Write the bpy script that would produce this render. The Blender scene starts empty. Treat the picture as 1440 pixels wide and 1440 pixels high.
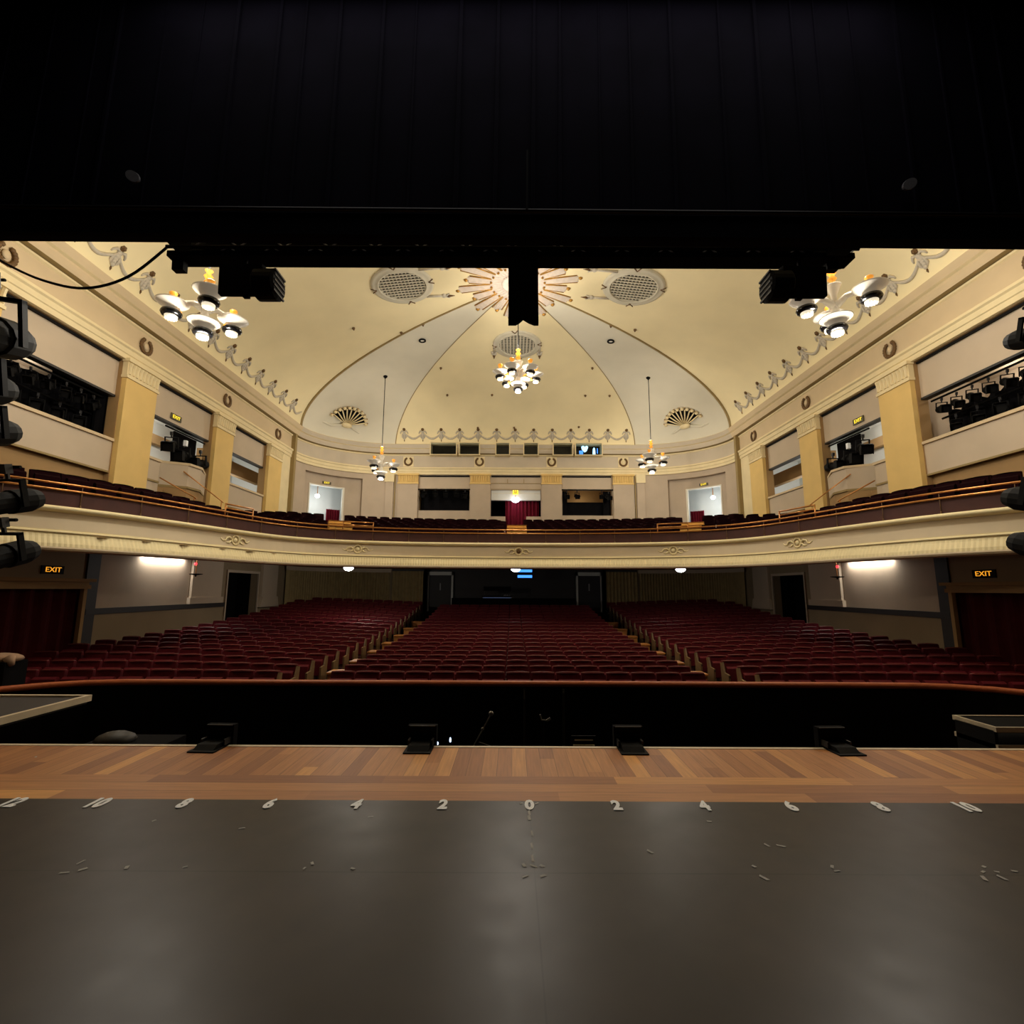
import bpy, math, random
from mathutils import Vector, Matrix
random.seed(7)
D = bpy.data
SC = bpy.context.scene
COL = SC.collection
PI = math.pi
sin, cos, sqrt, rad = math.sin, math.cos, math.sqrt, math.radians

# ------------------------------------------------------------------ materials
def lin(c):
    c = c / 255.0
    return c / 12.92 if c <= 0.04045 else ((c + 0.055) / 1.055) ** 2.4

def rgb(r, g, b, k=1.0):
    return (lin(r) * k, lin(g) * k, lin(b) * k, 1.0)

def mat(name, col, rough=0.6, var=0.08, scale=3.0, metal=0.0, emit=None, power=0.0, bump=0.0, spec=0.5, sheen=0.0, detail=4.0, stretch=None):
    m = D.materials.new(name)
    m.use_nodes = True
    nt = m.node_tree
    b = nt.nodes['Principled BSDF']
    b.inputs['Roughness'].default_value = rough
    b.inputs['Metallic'].default_value = metal
    b.inputs['Specular IOR Level'].default_value = spec
    if sheen:
        b.inputs['Sheen Weight'].default_value = sheen
        b.inputs['Sheen Roughness'].default_value = 0.4
        b.inputs['Sheen Tint'].default_value = (col[0] * 3, col[1] * 3, col[2] * 3, 1)
    tc = nt.nodes.new('ShaderNodeTexCoord')
    no = nt.nodes.new('ShaderNodeTexNoise')
    no.inputs['Scale'].default_value = scale
    no.inputs['Detail'].default_value = detail
    if stretch:
        mp = nt.nodes.new('ShaderNodeMapping')
        mp.inputs['Scale'].default_value = stretch
        nt.links.new(tc.outputs['Object'], mp.inputs['Vector'])
        nt.links.new(mp.outputs['Vector'], no.inputs['Vector'])
    else:
        nt.links.new(tc.outputs['Object'], no.inputs['Vector'])
    rp = nt.nodes.new('ShaderNodeValToRGB')
    rp.color_ramp.elements[0].position = 0.3
    rp.color_ramp.elements[1].position = 0.7
    rp.color_ramp.elements[0].color = tuple(c * (1 - var) for c in col[:3]) + (1,)
    rp.color_ramp.elements[1].color = tuple(min(1, c * (1 + var)) for c in col[:3]) + (1,)
    nt.links.new(no.outputs['Fac'], rp.inputs['Fac'])
    nt.links.new(rp.outputs['Color'], b.inputs['Base Color'])
    if emit is not None:
        b.inputs['Emission Color'].default_value = emit
        b.inputs['Emission Strength'].default_value = power
    if bump:
        bp = nt.nodes.new('ShaderNodeBump')
        bp.inputs['Strength'].default_value = bump
        bp.inputs['Distance'].default_value = 0.02
        nt.links.new(no.outputs['Fac'], bp.inputs['Height'])
        nt.links.new(bp.outputs['Normal'], b.inputs['Normal'])
    return m

M = {}
M['ceil'] = mat('ceiling_yellow', rgb(236, 220, 176), 0.85, 0.05, 0.6, bump=0.05, spec=0.2)
M['gore'] = mat('ceiling_grey', rgb(218, 211, 190), 0.85, 0.05, 0.6, bump=0.05, spec=0.2)
M['cream'] = mat('cream_plaster', rgb(228, 210, 166), 0.7, 0.05, 2.0, spec=0.3)
M['frieze'] = mat('frieze_paint', rgb(206, 184, 148), 0.75, 0.05, 1.2, spec=0.3)
M['frieze_back'] = mat('frieze_lilac_paint', rgb(196, 182, 160), 0.75, 0.05, 1.2, spec=0.3)
M['olive'] = mat('olive_plaster', rgb(150, 128, 82), 0.8, 0.05, 2.0)
M['yellow'] = mat('yellow_pilaster_paint', rgb(222, 188, 118), 0.7, 0.05, 1.5, spec=0.3)
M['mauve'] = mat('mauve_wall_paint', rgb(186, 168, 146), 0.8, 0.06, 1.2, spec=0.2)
M['brown'] = mat('brown_wall_paint', rgb(160, 128, 86), 0.8, 0.08, 1.2, spec=0.2)
M['beige'] = mat('beige_panel_paint', rgb(194, 176, 152), 0.75, 0.05, 1.2, spec=0.3)
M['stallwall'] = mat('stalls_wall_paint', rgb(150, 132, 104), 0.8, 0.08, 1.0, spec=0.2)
M['dado'] = mat('dado_dark_paint', rgb(40, 36, 34), 0.6)
M['white'] = mat('corridor_white_paint', rgb(222, 222, 214), 0.8, 0.04, 1.0, spec=0.2)
M['whitetrim'] = mat('white_door_paint', rgb(225, 218, 200), 0.6, 0.03)
M['ornament'] = mat('lilac_grey_relief', rgb(190, 180, 162), 0.8, 0.12, 9.0)
M['ornbrown'] = mat('gilded_brown_relief', rgb(98, 70, 34), 0.6, 0.15, 9.0)
M['gold'] = mat('old_gold_relief', rgb(170, 126, 52), 0.45, 0.2, 12.0, metal=0.4)
M['ray'] = mat('pale_ray_plaster', rgb(214, 200, 186), 0.7, 0.08, 8.0)
M['grille'] = mat('grille_grey_paint', rgb(196, 188, 166), 0.7, 0.05)
M['void'] = mat('dark_void', rgb(12, 11, 10), 0.9, 0.1, spec=0.1)
M['blk'] = mat('black_metal', rgb(9, 8, 8), 0.7, 0.2, 12.0, spec=0.15)
M['blkmatt'] = mat('black_drape', rgb(14, 13, 15), 0.95, 0.2, 5.0, spec=0.1)
M['navyserge'] = mat('navy_black_serge', rgb(22, 20, 32), 0.95, 0.25, 1.5, spec=0.1)
M['dkgrey'] = mat('dark_grey_metal', rgb(40, 38, 37), 0.55, 0.15, 9.0)
M['steel'] = mat('dull_steel', rgb(120, 116, 110), 0.4, 0.1, 9.0, metal=0.8)
M['pale_disc'] = mat('pale_grey_disc', rgb(150, 148, 150), 0.6, 0.1, 30.0)
M['brass'] = mat('copper_brass', rgb(196, 138, 82), 0.3, 0.12, 6.0, metal=0.9)
M['railwood'] = mat('orange_brown_rail_wood', rgb(176, 92, 52), 0.45, 0.15, 4.0, stretch=(1, 6, 6))
M['redbal'] = mat('maroon_upstand', rgb(66, 34, 30), 0.8, 0.15, 3.0, sheen=0.2)
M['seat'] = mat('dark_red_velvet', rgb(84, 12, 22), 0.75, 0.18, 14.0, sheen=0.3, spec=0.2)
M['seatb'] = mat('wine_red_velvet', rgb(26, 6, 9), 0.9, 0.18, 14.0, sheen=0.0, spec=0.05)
M['seat_highlight'] = mat('seat_top_highlight', rgb(112, 50, 42), 0.45, 0.15, 10.0)
M['standard'] = mat('seat_standard_wood', rgb(112, 88, 56), 0.55, 0.12, 6.0)
M['stdark'] = mat('seat_standard_dark', rgb(30, 22, 18), 0.7)
M['carpet'] = mat('dark_red_carpet', rgb(46, 16, 16), 0.95, 0.2, 20.0, spec=0.1)
M['stepwood'] = mat('golden_step_wood', rgb(178, 116, 54), 0.5, 0.15, 5.0)
M['drape'] = mat('beige_stalls_curtain', rgb(168, 148, 104), 0.9, 0.12, 4.0, spec=0.1)
M['redcurt'] = mat('red_curtain', rgb(98, 18, 34), 0.85, 0.15, 4.0, sheen=0.3, spec=0.1)
M['dkredcurt'] = mat('dark_red_curtain', rgb(62, 14, 14), 0.9, 0.2, 4.0, spec=0.1)
M['opal'] = mat('white_opal_glass', rgb(222, 215, 200), 0.25, 0.03, 3.0, emit=rgb(255, 240, 214), power=0.10)
M['band'] = mat('black_glass_band', rgb(8, 8, 10), 0.2)
M['amber'] = mat('amber_glass', rgb(226, 150, 50), 0.3, 0.12, 7.0, emit=rgb(255, 170, 60), power=0.35)
M['crystal'] = mat('lit_crystal_cup', rgb(250, 240, 220), 0.15, 0.15, 40.0, emit=rgb(255, 240, 210), power=0.8)
M['globe'] = mat('lit_globe', rgb(255, 250, 245), 0.3, 0.02, emit=rgb(240, 240, 255), power=7.0)
M['exit'] = mat('lit_yellow_letters', rgb(240, 220, 60), 0.5, 0.02, emit=rgb(255, 222, 50), power=1.3)
M['exitbox'] = mat('exit_sign_panel', rgb(70, 62, 24), 0.5, 0.1)
M['exitor'] = mat('lit_orange_letters', rgb(240, 170, 50), 0.5, 0.02, emit=rgb(255, 165, 40), power=1.0)
M['bluelit'] = mat('blue_screen', rgb(60, 120, 220), 0.4, 0.02, emit=rgb(70, 150, 255), power=1.6)
M['cyanlit'] = mat('cyan_white_screen', rgb(190, 230, 255), 0.4, 0.02, emit=rgb(180, 230, 255), power=2.2)
M['led'] = mat('white_blue_led', rgb(230, 240, 255), 0.4, 0.02, emit=rgb(190, 215, 255), power=4.0)
M['redlit'] = mat('red_tip_lamp', rgb(240, 60, 60), 0.4, 0.02, emit=rgb(255, 60, 70), power=2.0)
M['chalk'] = mat('white_floor_paint', rgb(246, 248, 255), 0.7, 0.05, 40.0)
M['fleck'] = mat('worn_paint_fleck', rgb(170, 168, 165), 0.8, 0.2, 40.0)
M['edge'] = mat('pale_edge_strip', rgb(214, 198, 172), 0.5, 0.06, 4.0)
M['cloth'] = mat('off_white_cloth', rgb(150, 120, 96), 0.9, 0.15, 8.0)
M['paledeck'] = mat('pale_aluminium_edge', rgb(190, 176, 150), 0.5, 0.1, 6.0)
M['deck'] = mat('grey_brown_deck', rgb(52, 46, 46), 0.7, 0.1, 4.0)

def nmath(nt, op, a=None, b=None, va=None, vb=None):
    n = nt.nodes.new('ShaderNodeMath'); n.operation = op
    if a is not None: nt.links.new(a, n.inputs[0])
    elif va is not None: n.inputs[0].default_value = va
    if b is not None: nt.links.new(b, n.inputs[1])
    elif vb is not None: n.inputs[1].default_value = vb
    return n.outputs[0]

def plank_mat(name, axis, width, length):
    """boards: axis = board running axis (0 x, 1 y)"""
    m = D.materials.new(name); m.use_nodes = True
    nt = m.node_tree; b = nt.nodes['Principled BSDF']
    tc = nt.nodes.new('ShaderNodeTexCoord')
    sp = nt.nodes.new('ShaderNodeSeparateXYZ'); nt.links.new(tc.outputs['Object'], sp.inputs[0])
    run, across = (sp.outputs[0], sp.outputs[1]) if axis == 0 else (sp.outputs[1], sp.outputs[0])
    q = nmath(nt, 'DIVIDE', across, vb=width)
    row = nmath(nt, 'FLOOR', q)
    fr = nmath(nt, 'FRACT', q)
    off = nmath(nt, 'MULTIPLY', row, vb=0.37)
    q2 = nmath(nt, 'DIVIDE', run, vb=length)
    q2 = nmath(nt, 'ADD', q2, off)
    seg = nmath(nt, 'FLOOR', q2)
    cb = nt.nodes.new('ShaderNodeCombineXYZ')
    nt.links.new(row, cb.inputs[0]); nt.links.new(seg, cb.inputs[1])
    wn = nt.nodes.new('ShaderNodeTexWhiteNoise'); wn.noise_dimensions = '3D'
    nt.links.new(cb.outputs[0], wn.inputs['Vector'])
    rp = nt.nodes.new('ShaderNodeValToRGB')
    e = rp.color_ramp.elements
    e[0].position = 0.0; e[0].color = rgb(150, 96, 60)
    e[1].position = 1.0; e[1].color = rgb(226, 164, 92)
    x = rp.color_ramp.elements.new(0.35); x.color = rgb(176, 118, 70)
    x = rp.color_ramp.elements.new(0.75); x.color = rgb(190, 132, 80)
    nt.links.new(wn.outputs['Value'], rp.inputs['Fac'])
    mp = nt.nodes.new('ShaderNodeMapping')
    mp.inputs['Scale'].default_value = (1.2, 22, 1) if axis == 0 else (22, 1.2, 1)
    nt.links.new(tc.outputs['Object'], mp.inputs['Vector'])
    no = nt.nodes.new('ShaderNodeTexNoise'); no.inputs['Scale'].default_value = 2.0; no.inputs['Detail'].default_value = 6
    nt.links.new(mp.outputs['Vector'], no.inputs['Vector'])
    gr = nmath(nt, 'MULTIPLY_ADD', no.outputs['Fac'], vb=0.7); gr.node.inputs[2].default_value = 0.65
    a = nmath(nt, 'GREATER_THAN', fr, vb=0.035)
    a = nmath(nt, 'MULTIPLY_ADD', a, vb=0.5); a.node.inputs[2].default_value = 0.5
    tot = nmath(nt, 'MULTIPLY', gr, a)
    mx = nt.nodes.new('ShaderNodeVectorMath'); mx.operation = 'SCALE'
    nt.links.new(rp.outputs['Color'], mx.inputs[0]); nt.links.new(tot, mx.inputs['Scale'])
    nt.links.new(mx.outputs[0], b.inputs['Base Color'])
    b.inputs['Roughness'].default_value = 0.5
    b.inputs['Specular IOR Level'].default_value = 0.3
    return m

def stage_mat():
    m = D.materials.new('worn_black_stage_floor'); m.use_nodes = True
    nt = m.node_tree; b = nt.nodes['Principled BSDF']
    tc = nt.nodes.new('ShaderNodeTexCoord')
    no = nt.nodes.new('ShaderNodeTexNoise'); no.inputs['Scale'].default_value = 1.3; no.inputs['Detail'].default_value = 8
    nt.links.new(tc.outputs['Object'], no.inputs['Vector'])
    rp = nt.nodes.new('ShaderNodeValToRGB')
    rp.color_ramp.elements[0].position = 0.3; rp.color_ramp.elements[0].color = rgb(38, 33, 33)
    rp.color_ramp.elements[1].position = 0.75; rp.color_ramp.elements[1].color = rgb(57, 49, 48)
    nt.links.new(no.outputs['Fac'], rp.inputs['Fac'])
    sp = nt.nodes.new('ShaderNodeSeparateXYZ'); nt.links.new(tc.outputs['Object'], sp.inputs[0])
    # panel joints of the hardboard: along y at x = 0, along x every 1.22 m
    ax = nmath(nt, 'ABSOLUTE', sp.outputs[0]); s1 = nmath(nt, 'LESS_THAN', ax, vb=0.004)
    y = nmath(nt, 'SUBTRACT', sp.outputs[1], vb=3.02); ay = nmath(nt, 'ABSOLUTE', y); s2 = nmath(nt, 'LESS_THAN', ay, vb=0.006)
    s = nmath(nt, 'MAXIMUM', s1, s2)
    k = nmath(nt, 'MULTIPLY_ADD', s, vb=-0.5); k.node.inputs[2].default_value = 1.0
    mx = nt.nodes.new('ShaderNodeVectorMath'); mx.operation = 'SCALE'
    nt.links.new(rp.outputs['Color'], mx.inputs[0]); nt.links.new(k, mx.inputs['Scale'])
    nt.links.new(mx.outputs[0], b.inputs['Base Color'])
    n2 = nt.nodes.new('ShaderNodeTexNoise'); n2.inputs['Scale'].default_value = 5; n2.inputs['Detail'].default_value = 6
    nt.links.new(tc.outputs['Object'], n2.inputs['Vector'])
    r2 = nt.nodes.new('ShaderNodeMapRange'); r2.inputs['To Min'].default_value = 0.30; r2.inputs['To Max'].default_value = 0.44
    nt.links.new(n2.outputs['Fac'], r2.inputs['Value']); nt.links.new(r2.outputs['Result'], b.inputs['Roughness'])
    b.inputs['Specular IOR Level'].default_value = 0.21
    return m

def glass_mat():
    m = D.materials.new('booth_glass'); m.use_nodes = True
    nt = m.node_tree; nt.nodes.remove(nt.nodes['Principled BSDF'])
    t = nt.nodes.new('ShaderNodeBsdfTransparent'); g = nt.nodes.new('ShaderNodeBsdfGlossy')
    g.inputs['Roughness'].default_value = 0.05
    t.inputs['Color'].default_value = (0.85, 0.88, 0.9, 1)
    fr = nt.nodes.new('ShaderNodeFresnel'); fr.inputs['IOR'].default_value = 1.3
    mx = nt.nodes.new('ShaderNodeMixShader')
    nt.links.new(fr.outputs[0], mx.inputs[0]); nt.links.new(t.outputs[0], mx.inputs[1]); nt.links.new(g.outputs[0], mx.inputs[2])
    nt.links.new(mx.outputs[0], nt.nodes['Material Output'].inputs[0])
    return m

M['plank_y'] = plank_mat('forestage_boards_lengthways', 1, 0.13, 3.0)
M['plank_x'] = plank_mat('forestage_boards_crossways', 0, 0.165, 1.9)
M['stage'] = stage_mat()
M['glass'] = glass_mat()
M['bluelit2'] = mat('dim_blue_strip', rgb(90, 110, 150), 0.4, 0.02, emit=rgb(110, 140, 200), power=.25)
M['stepgold'] = mat('golden_yellow_step_wood', rgb(224, 172, 82), 0.5, 0.12, 5.0)
M['balcony'] = mat('balcony_front_paint', rgb(222, 204, 172), 0.7, 0.04, 1.2, spec=0.3)
M['balcream'] = mat('balcony_cream_paint', rgb(244, 228, 180), 0.65, 0.04, 1.2, spec=0.3)
M['lattice'] = mat('pale_truss_lattice', rgb(228, 226, 222), 0.5, 0.1, 9.0)

# ------------------------------------------------------------------ mesh builder
class MB:
    def __init__(s):
        s.v = []; s.f = []; s.mi = []; s.cur = 0
    def face(s, idx):
        s.f.append(tuple(idx)); s.mi.append(s.cur)
    def add(s, vs, fs, xf=None):
        o = len(s.v)
        if xf is not None: vs = [xf @ Vector(v) for v in vs]
        s.v += [tuple(v) for v in vs]
        for f in fs: s.face([i + o for i in f])
        return s
    def box(s, x0, x1, y0, y1, z0, z1, xf=None):
        vs = [(x0, y0, z0), (x1, y0, z0), (x1, y1, z0), (x0, y1, z0), (x0, y0, z1), (x1, y0, z1), (x1, y1, z1), (x0, y1, z1)]
        return s.add(vs, [(0, 3, 2, 1), (4, 5, 6, 7), (0, 1, 5, 4), (1, 2, 6, 5), (2, 3, 7, 6), (3, 0, 4, 7)], xf)
    def quad(s, a, b, c, d):
        return s.add([a, b, c, d], [(0, 1, 2, 3)])
    def prism(s, pts, z0, z1, xf=None):
        n = len(pts)
        vs = [(x, y, z0) for x, y in pts] + [(x, y, z1) for x, y in pts]
        fs = [tuple(range(n - 1, -1, -1)), tuple(range(n, 2 * n))] + [(i, (i + 1) % n, n + (i + 1) % n, n + i) for i in range(n)]
        return s.add(vs, fs, xf)
    def lathe(s, prof, n=16, xf=None, cap=True, sx=1.0, sy=1.0):
        vs = []; fs = []
        for r, z in prof:
            for k in range(n):
                a = 2 * PI * k / n
                vs.append((r * cos(a) * sx, r * sin(a) * sy, z))
        for j in range(len(prof) - 1):
            for k in range(n):
                a = j * n + k; b = j * n + (k + 1) % n
                fs.append((a, b, b + n, a + n))
        if cap:
            fs.append(tuple(range(n - 1, -1, -1))); m = (len(prof) - 1) * n
            fs.append(tuple(range(m, m + n)))
        return s.add(vs, fs, xf)
    def tube(s, pts, r, n=6, cap=True):
        pts = [Vector(p) for p in pts]; vs = []; fs = []
        up = None
        for i, p in enumerate(pts):
            t = (pts[min(i + 1, len(pts) - 1)] - pts[max(i - 1, 0)]).normalized()
            if up is None:
                up = Vector((0, 0, 1)) if abs(t.z) < 0.9 else Vector((1, 0, 0))
            a = t.cross(up).normalized(); b = a.cross(t).normalized(); up = b
            rr = r[i] if isinstance(r, (list, tuple)) else r
            for k in range(n):
                th = 2 * PI * k / n
                vs.append(p + a * (rr * cos(th)) + b * (rr * sin(th)))
        for i in range(len(pts) - 1):
            for k in range(n):
                a = i * n + k; b = i * n + (k + 1) % n
                fs.append((a, b, b + n, a + n))
        if cap:
            fs.append(tuple(range(n - 1, -1, -1))); m = (len(pts) - 1) * n
            fs.append(tuple(range(m, m + n)))
        return s.add(vs, fs)
    def sphere(s, c, r, n=10, m=6, sc=(1, 1, 1)):
        prof = [(max(1e-4, r * sin(PI * j / m)), -r * cos(PI * j / m)) for j in range(m + 1)]
        return s.lathe(prof, n, Matrix.Translation(c) @ Matrix.Diagonal((sc[0], sc[1], sc[2], 1)), cap=False)
    def sweep(s, path, prof, mats=None, skip=None, close=False):
        """path: list of (x, y, nx, ny); prof: list of (n, z) ; quads between"""
        o = len(s.v); k = len(prof)
        for (x, y, nx, ny) in path:
            for (n, z) in prof: s.v.append((x + nx * n, y + ny * n, z))
        for i in range(len(path) - 1):
            for j in range(k - 1):
                if skip and skip(path[i], path[i + 1], j): continue
                a = o + i * k + j
                s.cur = mats[j] if mats else 0
                s.face((a, a + 1, a + k + 1, a + k))
        s.cur = 0
        return s
    def build(s, name, mats, parent=None, smooth=False, flip=False):
        me = D.meshes.new(name)
        me.from_pydata(s.v, [], s.f)
        if not isinstance(mats, (list, tuple)): mats = [mats]
        for m in mats: me.materials.append(m)
        if len(mats) > 1: me.polygons.foreach_set('material_index', s.mi)
        if smooth: me.polygons.foreach_set('use_smooth', [True] * len(me.polygons))
        if flip: me.flip_normals()
        me.update()
        ob = D.objects.new(name, me); COL.objects.link(ob)
        if parent is not None: ob.parent = parent
        return ob

def tag(o, label, cat, group=None, kind=None):
    o['label'] = label; o['category'] = cat
    if group: o['group'] = group
    if kind: o['kind'] = kind
    return o
def thing(name, label, cat, loc=(0, 0, 0), rot=(0, 0, 0), group=None, kind=None):
    o = D.objects.new(name, None); COL.objects.link(o)
    o.location = loc; o.rotation_euler = rot; o.empty_display_size = 0.2
    return tag(o, label, cat, group, kind)
def struct(o, label, cat):
    return tag(o, label, cat, None, 'structure')
def copy_thing(root, loc, rot, label):
    r = root.copy(); COL.objects.link(r); r.location = loc; r.rotation_euler = rot; r['label'] = label
    for ch in list(root.children):
        c = ch.copy(); COL.objects.link(c); c.parent = r
        for g in ch.children:
            d = g.copy(); COL.objects.link(d); d.parent = c
    return r
def text_part(name, body, size, m, parent, loc, rot, extrude=0.004, sx=1.0, align='CENTER', bold=0.0):
    cu = D.curves.new(name, 'FONT'); cu.body = body; cu.size = size; cu.extrude = extrude
    cu.offset = bold; cu.align_x = align; cu.align_y = 'CENTER'; cu.resolution_u = 3
    tmp = D.objects.new(name + '_tmp', cu); COL.objects.link(tmp)
    dg = bpy.context.evaluated_depsgraph_get()
    me = D.meshes.new_from_object(tmp.evaluated_get(dg))
    D.objects.remove(tmp); D.curves.remove(cu)
    me.name = name; me.materials.clear(); me.materials.append(m)
    ob = D.objects.new(name, me); COL.objects.link(ob)
    ob.location = loc; ob.rotation_euler = rot; ob.scale = (sx, 1, 1)
    if parent is not None: ob.parent = parent
    return ob
ORD = ['first', 'second', 'third', 'fourth', 'fifth', 'sixth', 'seventh', 'eighth', 'ninth', 'tenth', 'eleventh', 'twelfth', 'thirteenth', 'fourteenth',
       'fifteenth', 'sixteenth', 'seventeenth', 'eighteenth', 'nineteenth', 'twentieth', 'twenty-first', 'twenty-second', 'twenty-third', 'twenty-fourth']
for i in range(25, 100):
    ORD.append(['', '', 'twenty', 'thirty', 'forty', 'fifty', 'sixty', 'seventy', 'eighty', 'ninety'][i // 10] + ('-' + ORD[i % 10 - 1] if i % 10 else 'th'))
SIDE = {-1: 'left', 1: 'right'}
W = 11.4

# ------------------------------------------------------------------ plan of the hall
def ell(sd, t, n=0.0):
    """point and inward normal of the curved rear corner"""
    x = 6.9 + 4.5 * cos(t); y = 24.5 + 3.7 * sin(t)
    gx, gy = cos(t) / 4.5, sin(t) / 3.7; l = sqrt(gx * gx + gy * gy)
    nx, ny = -gx / l, -gy / l
    return (sd * (x + nx * n), y + ny * n, sd * nx, ny)
WINS = [(-4.85, -3.40), (-3.20, -2.08), (-1.09, -0.35), (0.52, 1.30), (2.21, 3.28), (3.49, 4.97)]
def hall_path(y0=5.0, step=1.0):
    p = []
    n = int((24.5 - y0) / step)
    for i in range(n): p.append((-W, y0 + (24.5 - y0) * i / n, 1, 0))
    for i in range(25): p.append(ell(-1, rad(90 * i / 24)))
    xs = sorted(set([-6.9, 6.9] + [w for q in WINS for w in q] + [-6, -5.4, 0, 5.4, 6]))
    for x in xs[1:-1]: p.append((x, 28.2, 0, -1))
    for i in range(25): p.append(ell(1, rad(90 * (24 - i) / 24)))
    for i in range(1, n + 1): p.append((W, 24.5 + (y0 - 24.5) * i / n, -1, 0))
    return p
HP = hall_path()
CC = (0.0, 17.4)
Z0, Z1 = 9.78, 13.05
RN = 0.40
def inside(x, y):
    x = abs(x)
    if x > W - RN or y > 28.2 - RN or y < 5.0: return False
    if x > 6.9 and y > 24.5:
        return ((x - 6.9) / (4.5 - RN)) ** 2 + ((y - 24.5) / (3.7 - RN)) ** 2 <= 1
    return True
def cexp(bx, by):
    if by < 24.5: return 2.2
    if abs(bx) < 6.9: return 2.9
    t = math.atan2((by - 24.5) / 3.7, (abs(bx) - 6.9) / 4.5)
    return 2.2 + 0.7 * t / (PI / 2)
def ceil_z(x, y):
    dx, dy = x - CC[0], y - CC[1]
    lo, hi = 0.0, 60.0 / max(1e-4, sqrt(dx * dx + dy * dy))
    for _ in range(40):
        m = (lo + hi) / 2
        if inside(CC[0] + dx * m, CC[1] + dy * m): lo = m
        else: hi = m
    k = 1.0 / max(lo, 1e-6)
    e = cexp(CC[0] + dx * lo, CC[1] + dy * lo)
    return Z0 + (Z1 - Z0) * sqrt(max(0.0, 1 - min(1.0, k) ** e))
def ceil_frame(x, y, off=0.0, ux=None):
    """matrix on the vault: local z points down into the room, local x along ux"""
    e = 0.05
    n = Vector(((ceil_z(x + e, y) - ceil_z(x - e, y)) / (2 * e), (ceil_z(x, y + e) - ceil_z(x, y - e)) / (2 * e), -1)).normalized()
    u = Vector(ux if ux else (1, 0, 0)); u = (u - n * u.dot(n)).normalized()
    v = n.cross(u)
    p = Vector((x, y, ceil_z(x, y))) + n * off
    return Matrix(((u.x, v.x, n.x, p.x), (u.y, v.y, n.y, p.y), (u.z, v.z, n.z, p.z), (0, 0, 0, 1)))

# ------------------------------------------------------------------ stage and pit
m = MB().box(-12, 12, -6, 3.96, -0.25, 0)
struct(m.build('floor_stage', M['stage']), 'worn black stage floor in front of the wooden forestage', 'floor')
m = MB().box(-12, 12, 3.96, 4.45, -0.25, 0.0)
struct(m.build('floor_forestage', M['plank_x']), 'brown floorboards running across beside the black stage floor', 'floor')
m = MB().box(-12, 12, 4.45, 5.20, -0.25, 0.0)
struct(m.build('floor_apron', M['plank_y']), 'brown floorboards running towards the pit at the stage edge', 'floor')
m = MB().box(-12, 12, 5.20, 5.25, -0.06, 0.004)
struct(m.build('trim_1', M['edge']), 'pale strip along the front edge of the stage', 'edge strip')
m = MB().box(-12, 12, 5.1, 5.2, -2.6, -0.25)
struct(m.build('wall_pit_rear', M['void']), 'black pit wall below the stage edge', 'wall')
m = MB().box(-12, 12, 5.1, 9.4, -2.7, -2.6)
struct(m.build('floor_pit', M['void']), 'black orchestra pit floor', 'floor')

def rail_path():
    p = []
    for sd in (-1,):
        for (x, y) in ((-9.6, 6.9), (-9.3, 7.5), (-8.95, 8.05), (-8.53, 8.5), (-8.1, 8.86), (-7.6, 9.1), (-7.0, 9.19), (-6.0, 9.21)): p.append((x, y))
    for x in range(-5, 6): p.append((x, 9.21))
    return p + [(-x, y) for x, y in p[7::-1]]
RP = rail_path()
m = MB()
for i in range(len(RP) - 1):
    (x0, y0), (x1, y1) = RP[i], RP[i + 1]
    m.quad((x0, y0, -2.6), (x1, y1, -2.6), (x1, y1, -0.17), (x0, y0, -0.17))
    m.quad((x0, y0 + .1, -1.2), (x1, y1 + .1, -1.2), (x1, y1 + .1, -0.17), (x0, y0 + .1, -0.17))
struct(m.build('wall_pit_barrier', M['void']), 'black pit barrier below the orange wooden rail', 'wall')
m = MB()
vs = []; fs = []
m.tube([(x, y + .03, -0.125) for x, y in RP], 0.055, 8)
tag(m.build('pit_rail', M['railwood'], smooth=True), 'long orange-brown wooden rail curving round the orchestra pit', 'rail')
for x, w in ((0.09, .018), (0.78, .018)):
    m = MB().box(x - w, x + w, 9.15, 9.2, -2.0, -0.2)
    struct(m.build('trim_2', M['dkgrey']), 'thin upright seam strip on the pit barrier, %s one' % ('left' if x < .5 else 'right'), 'trim')
    m = MB().box(x - .012, x + .012, 9.13, 9.15, -0.36 if x < .5 else -.26, -0.22)
    tag(m.build('barrier_bolt', M['steel']), 'small steel bolt at the top of the pit barrier, %s of two' % ('left' if x < .5 else 'right'), 'bolt')

# number marks on the stage floor
marks = [(-3.75, '12'), (-3.13, '10'), (-2.50, '8'), (-1.88, '6'), (-1.25, '4'), (-0.625, '2'), (0.0, '0'), (0.63, '2'), (1.265, '4'), (1.89, '6'), (2.54, '8'), (3.16, '10')]
for i, (x, t) in enumerate(marks):
    o = text_part('number_mark', t, 0.21, M['chalk'], None, (x, 3.88, 0.0035), (0, 0, 0), 0.002, 0.62, 'CENTER', 0.010)
    where = ('centre' if i == 6 else (ORD[6 - i - 1] + ' left of the centre mark' if i < 6 else ORD[i - 7] + ' right of the centre mark'))
    tag(o, 'white painted number %s on the stage floor, %s' % (t, where), 'floor number', 'painted numbers along the stage floor')
m = MB()
fl = [(218, 1157), (342, 1167), (523, 1150), (430, 1223), (115, 1216), (118, 1226), (180, 1223), (92, 1231), (262, 1222), (498, 1223), (441, 1216), (750, 1172), (750, 1190), (751, 1207), (752, 1218), (739, 1217), (764, 1218), (766, 1232), (741, 1233), (916, 1197),
      (999, 1154), (1080, 1187), (1100, 1188), (1062, 1217), (1076, 1233), (1172, 1217), (1179, 1223), (1385, 1216), (1384, 1223), (1403, 1223), (1410, 1231), (1428, 1222), (1385, 1232), (735, 1130), (757, 1130), (746, 1143), (746, 1150), (51, 1068)]
F_, P_ = 700.0, rad(8.77)
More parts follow.
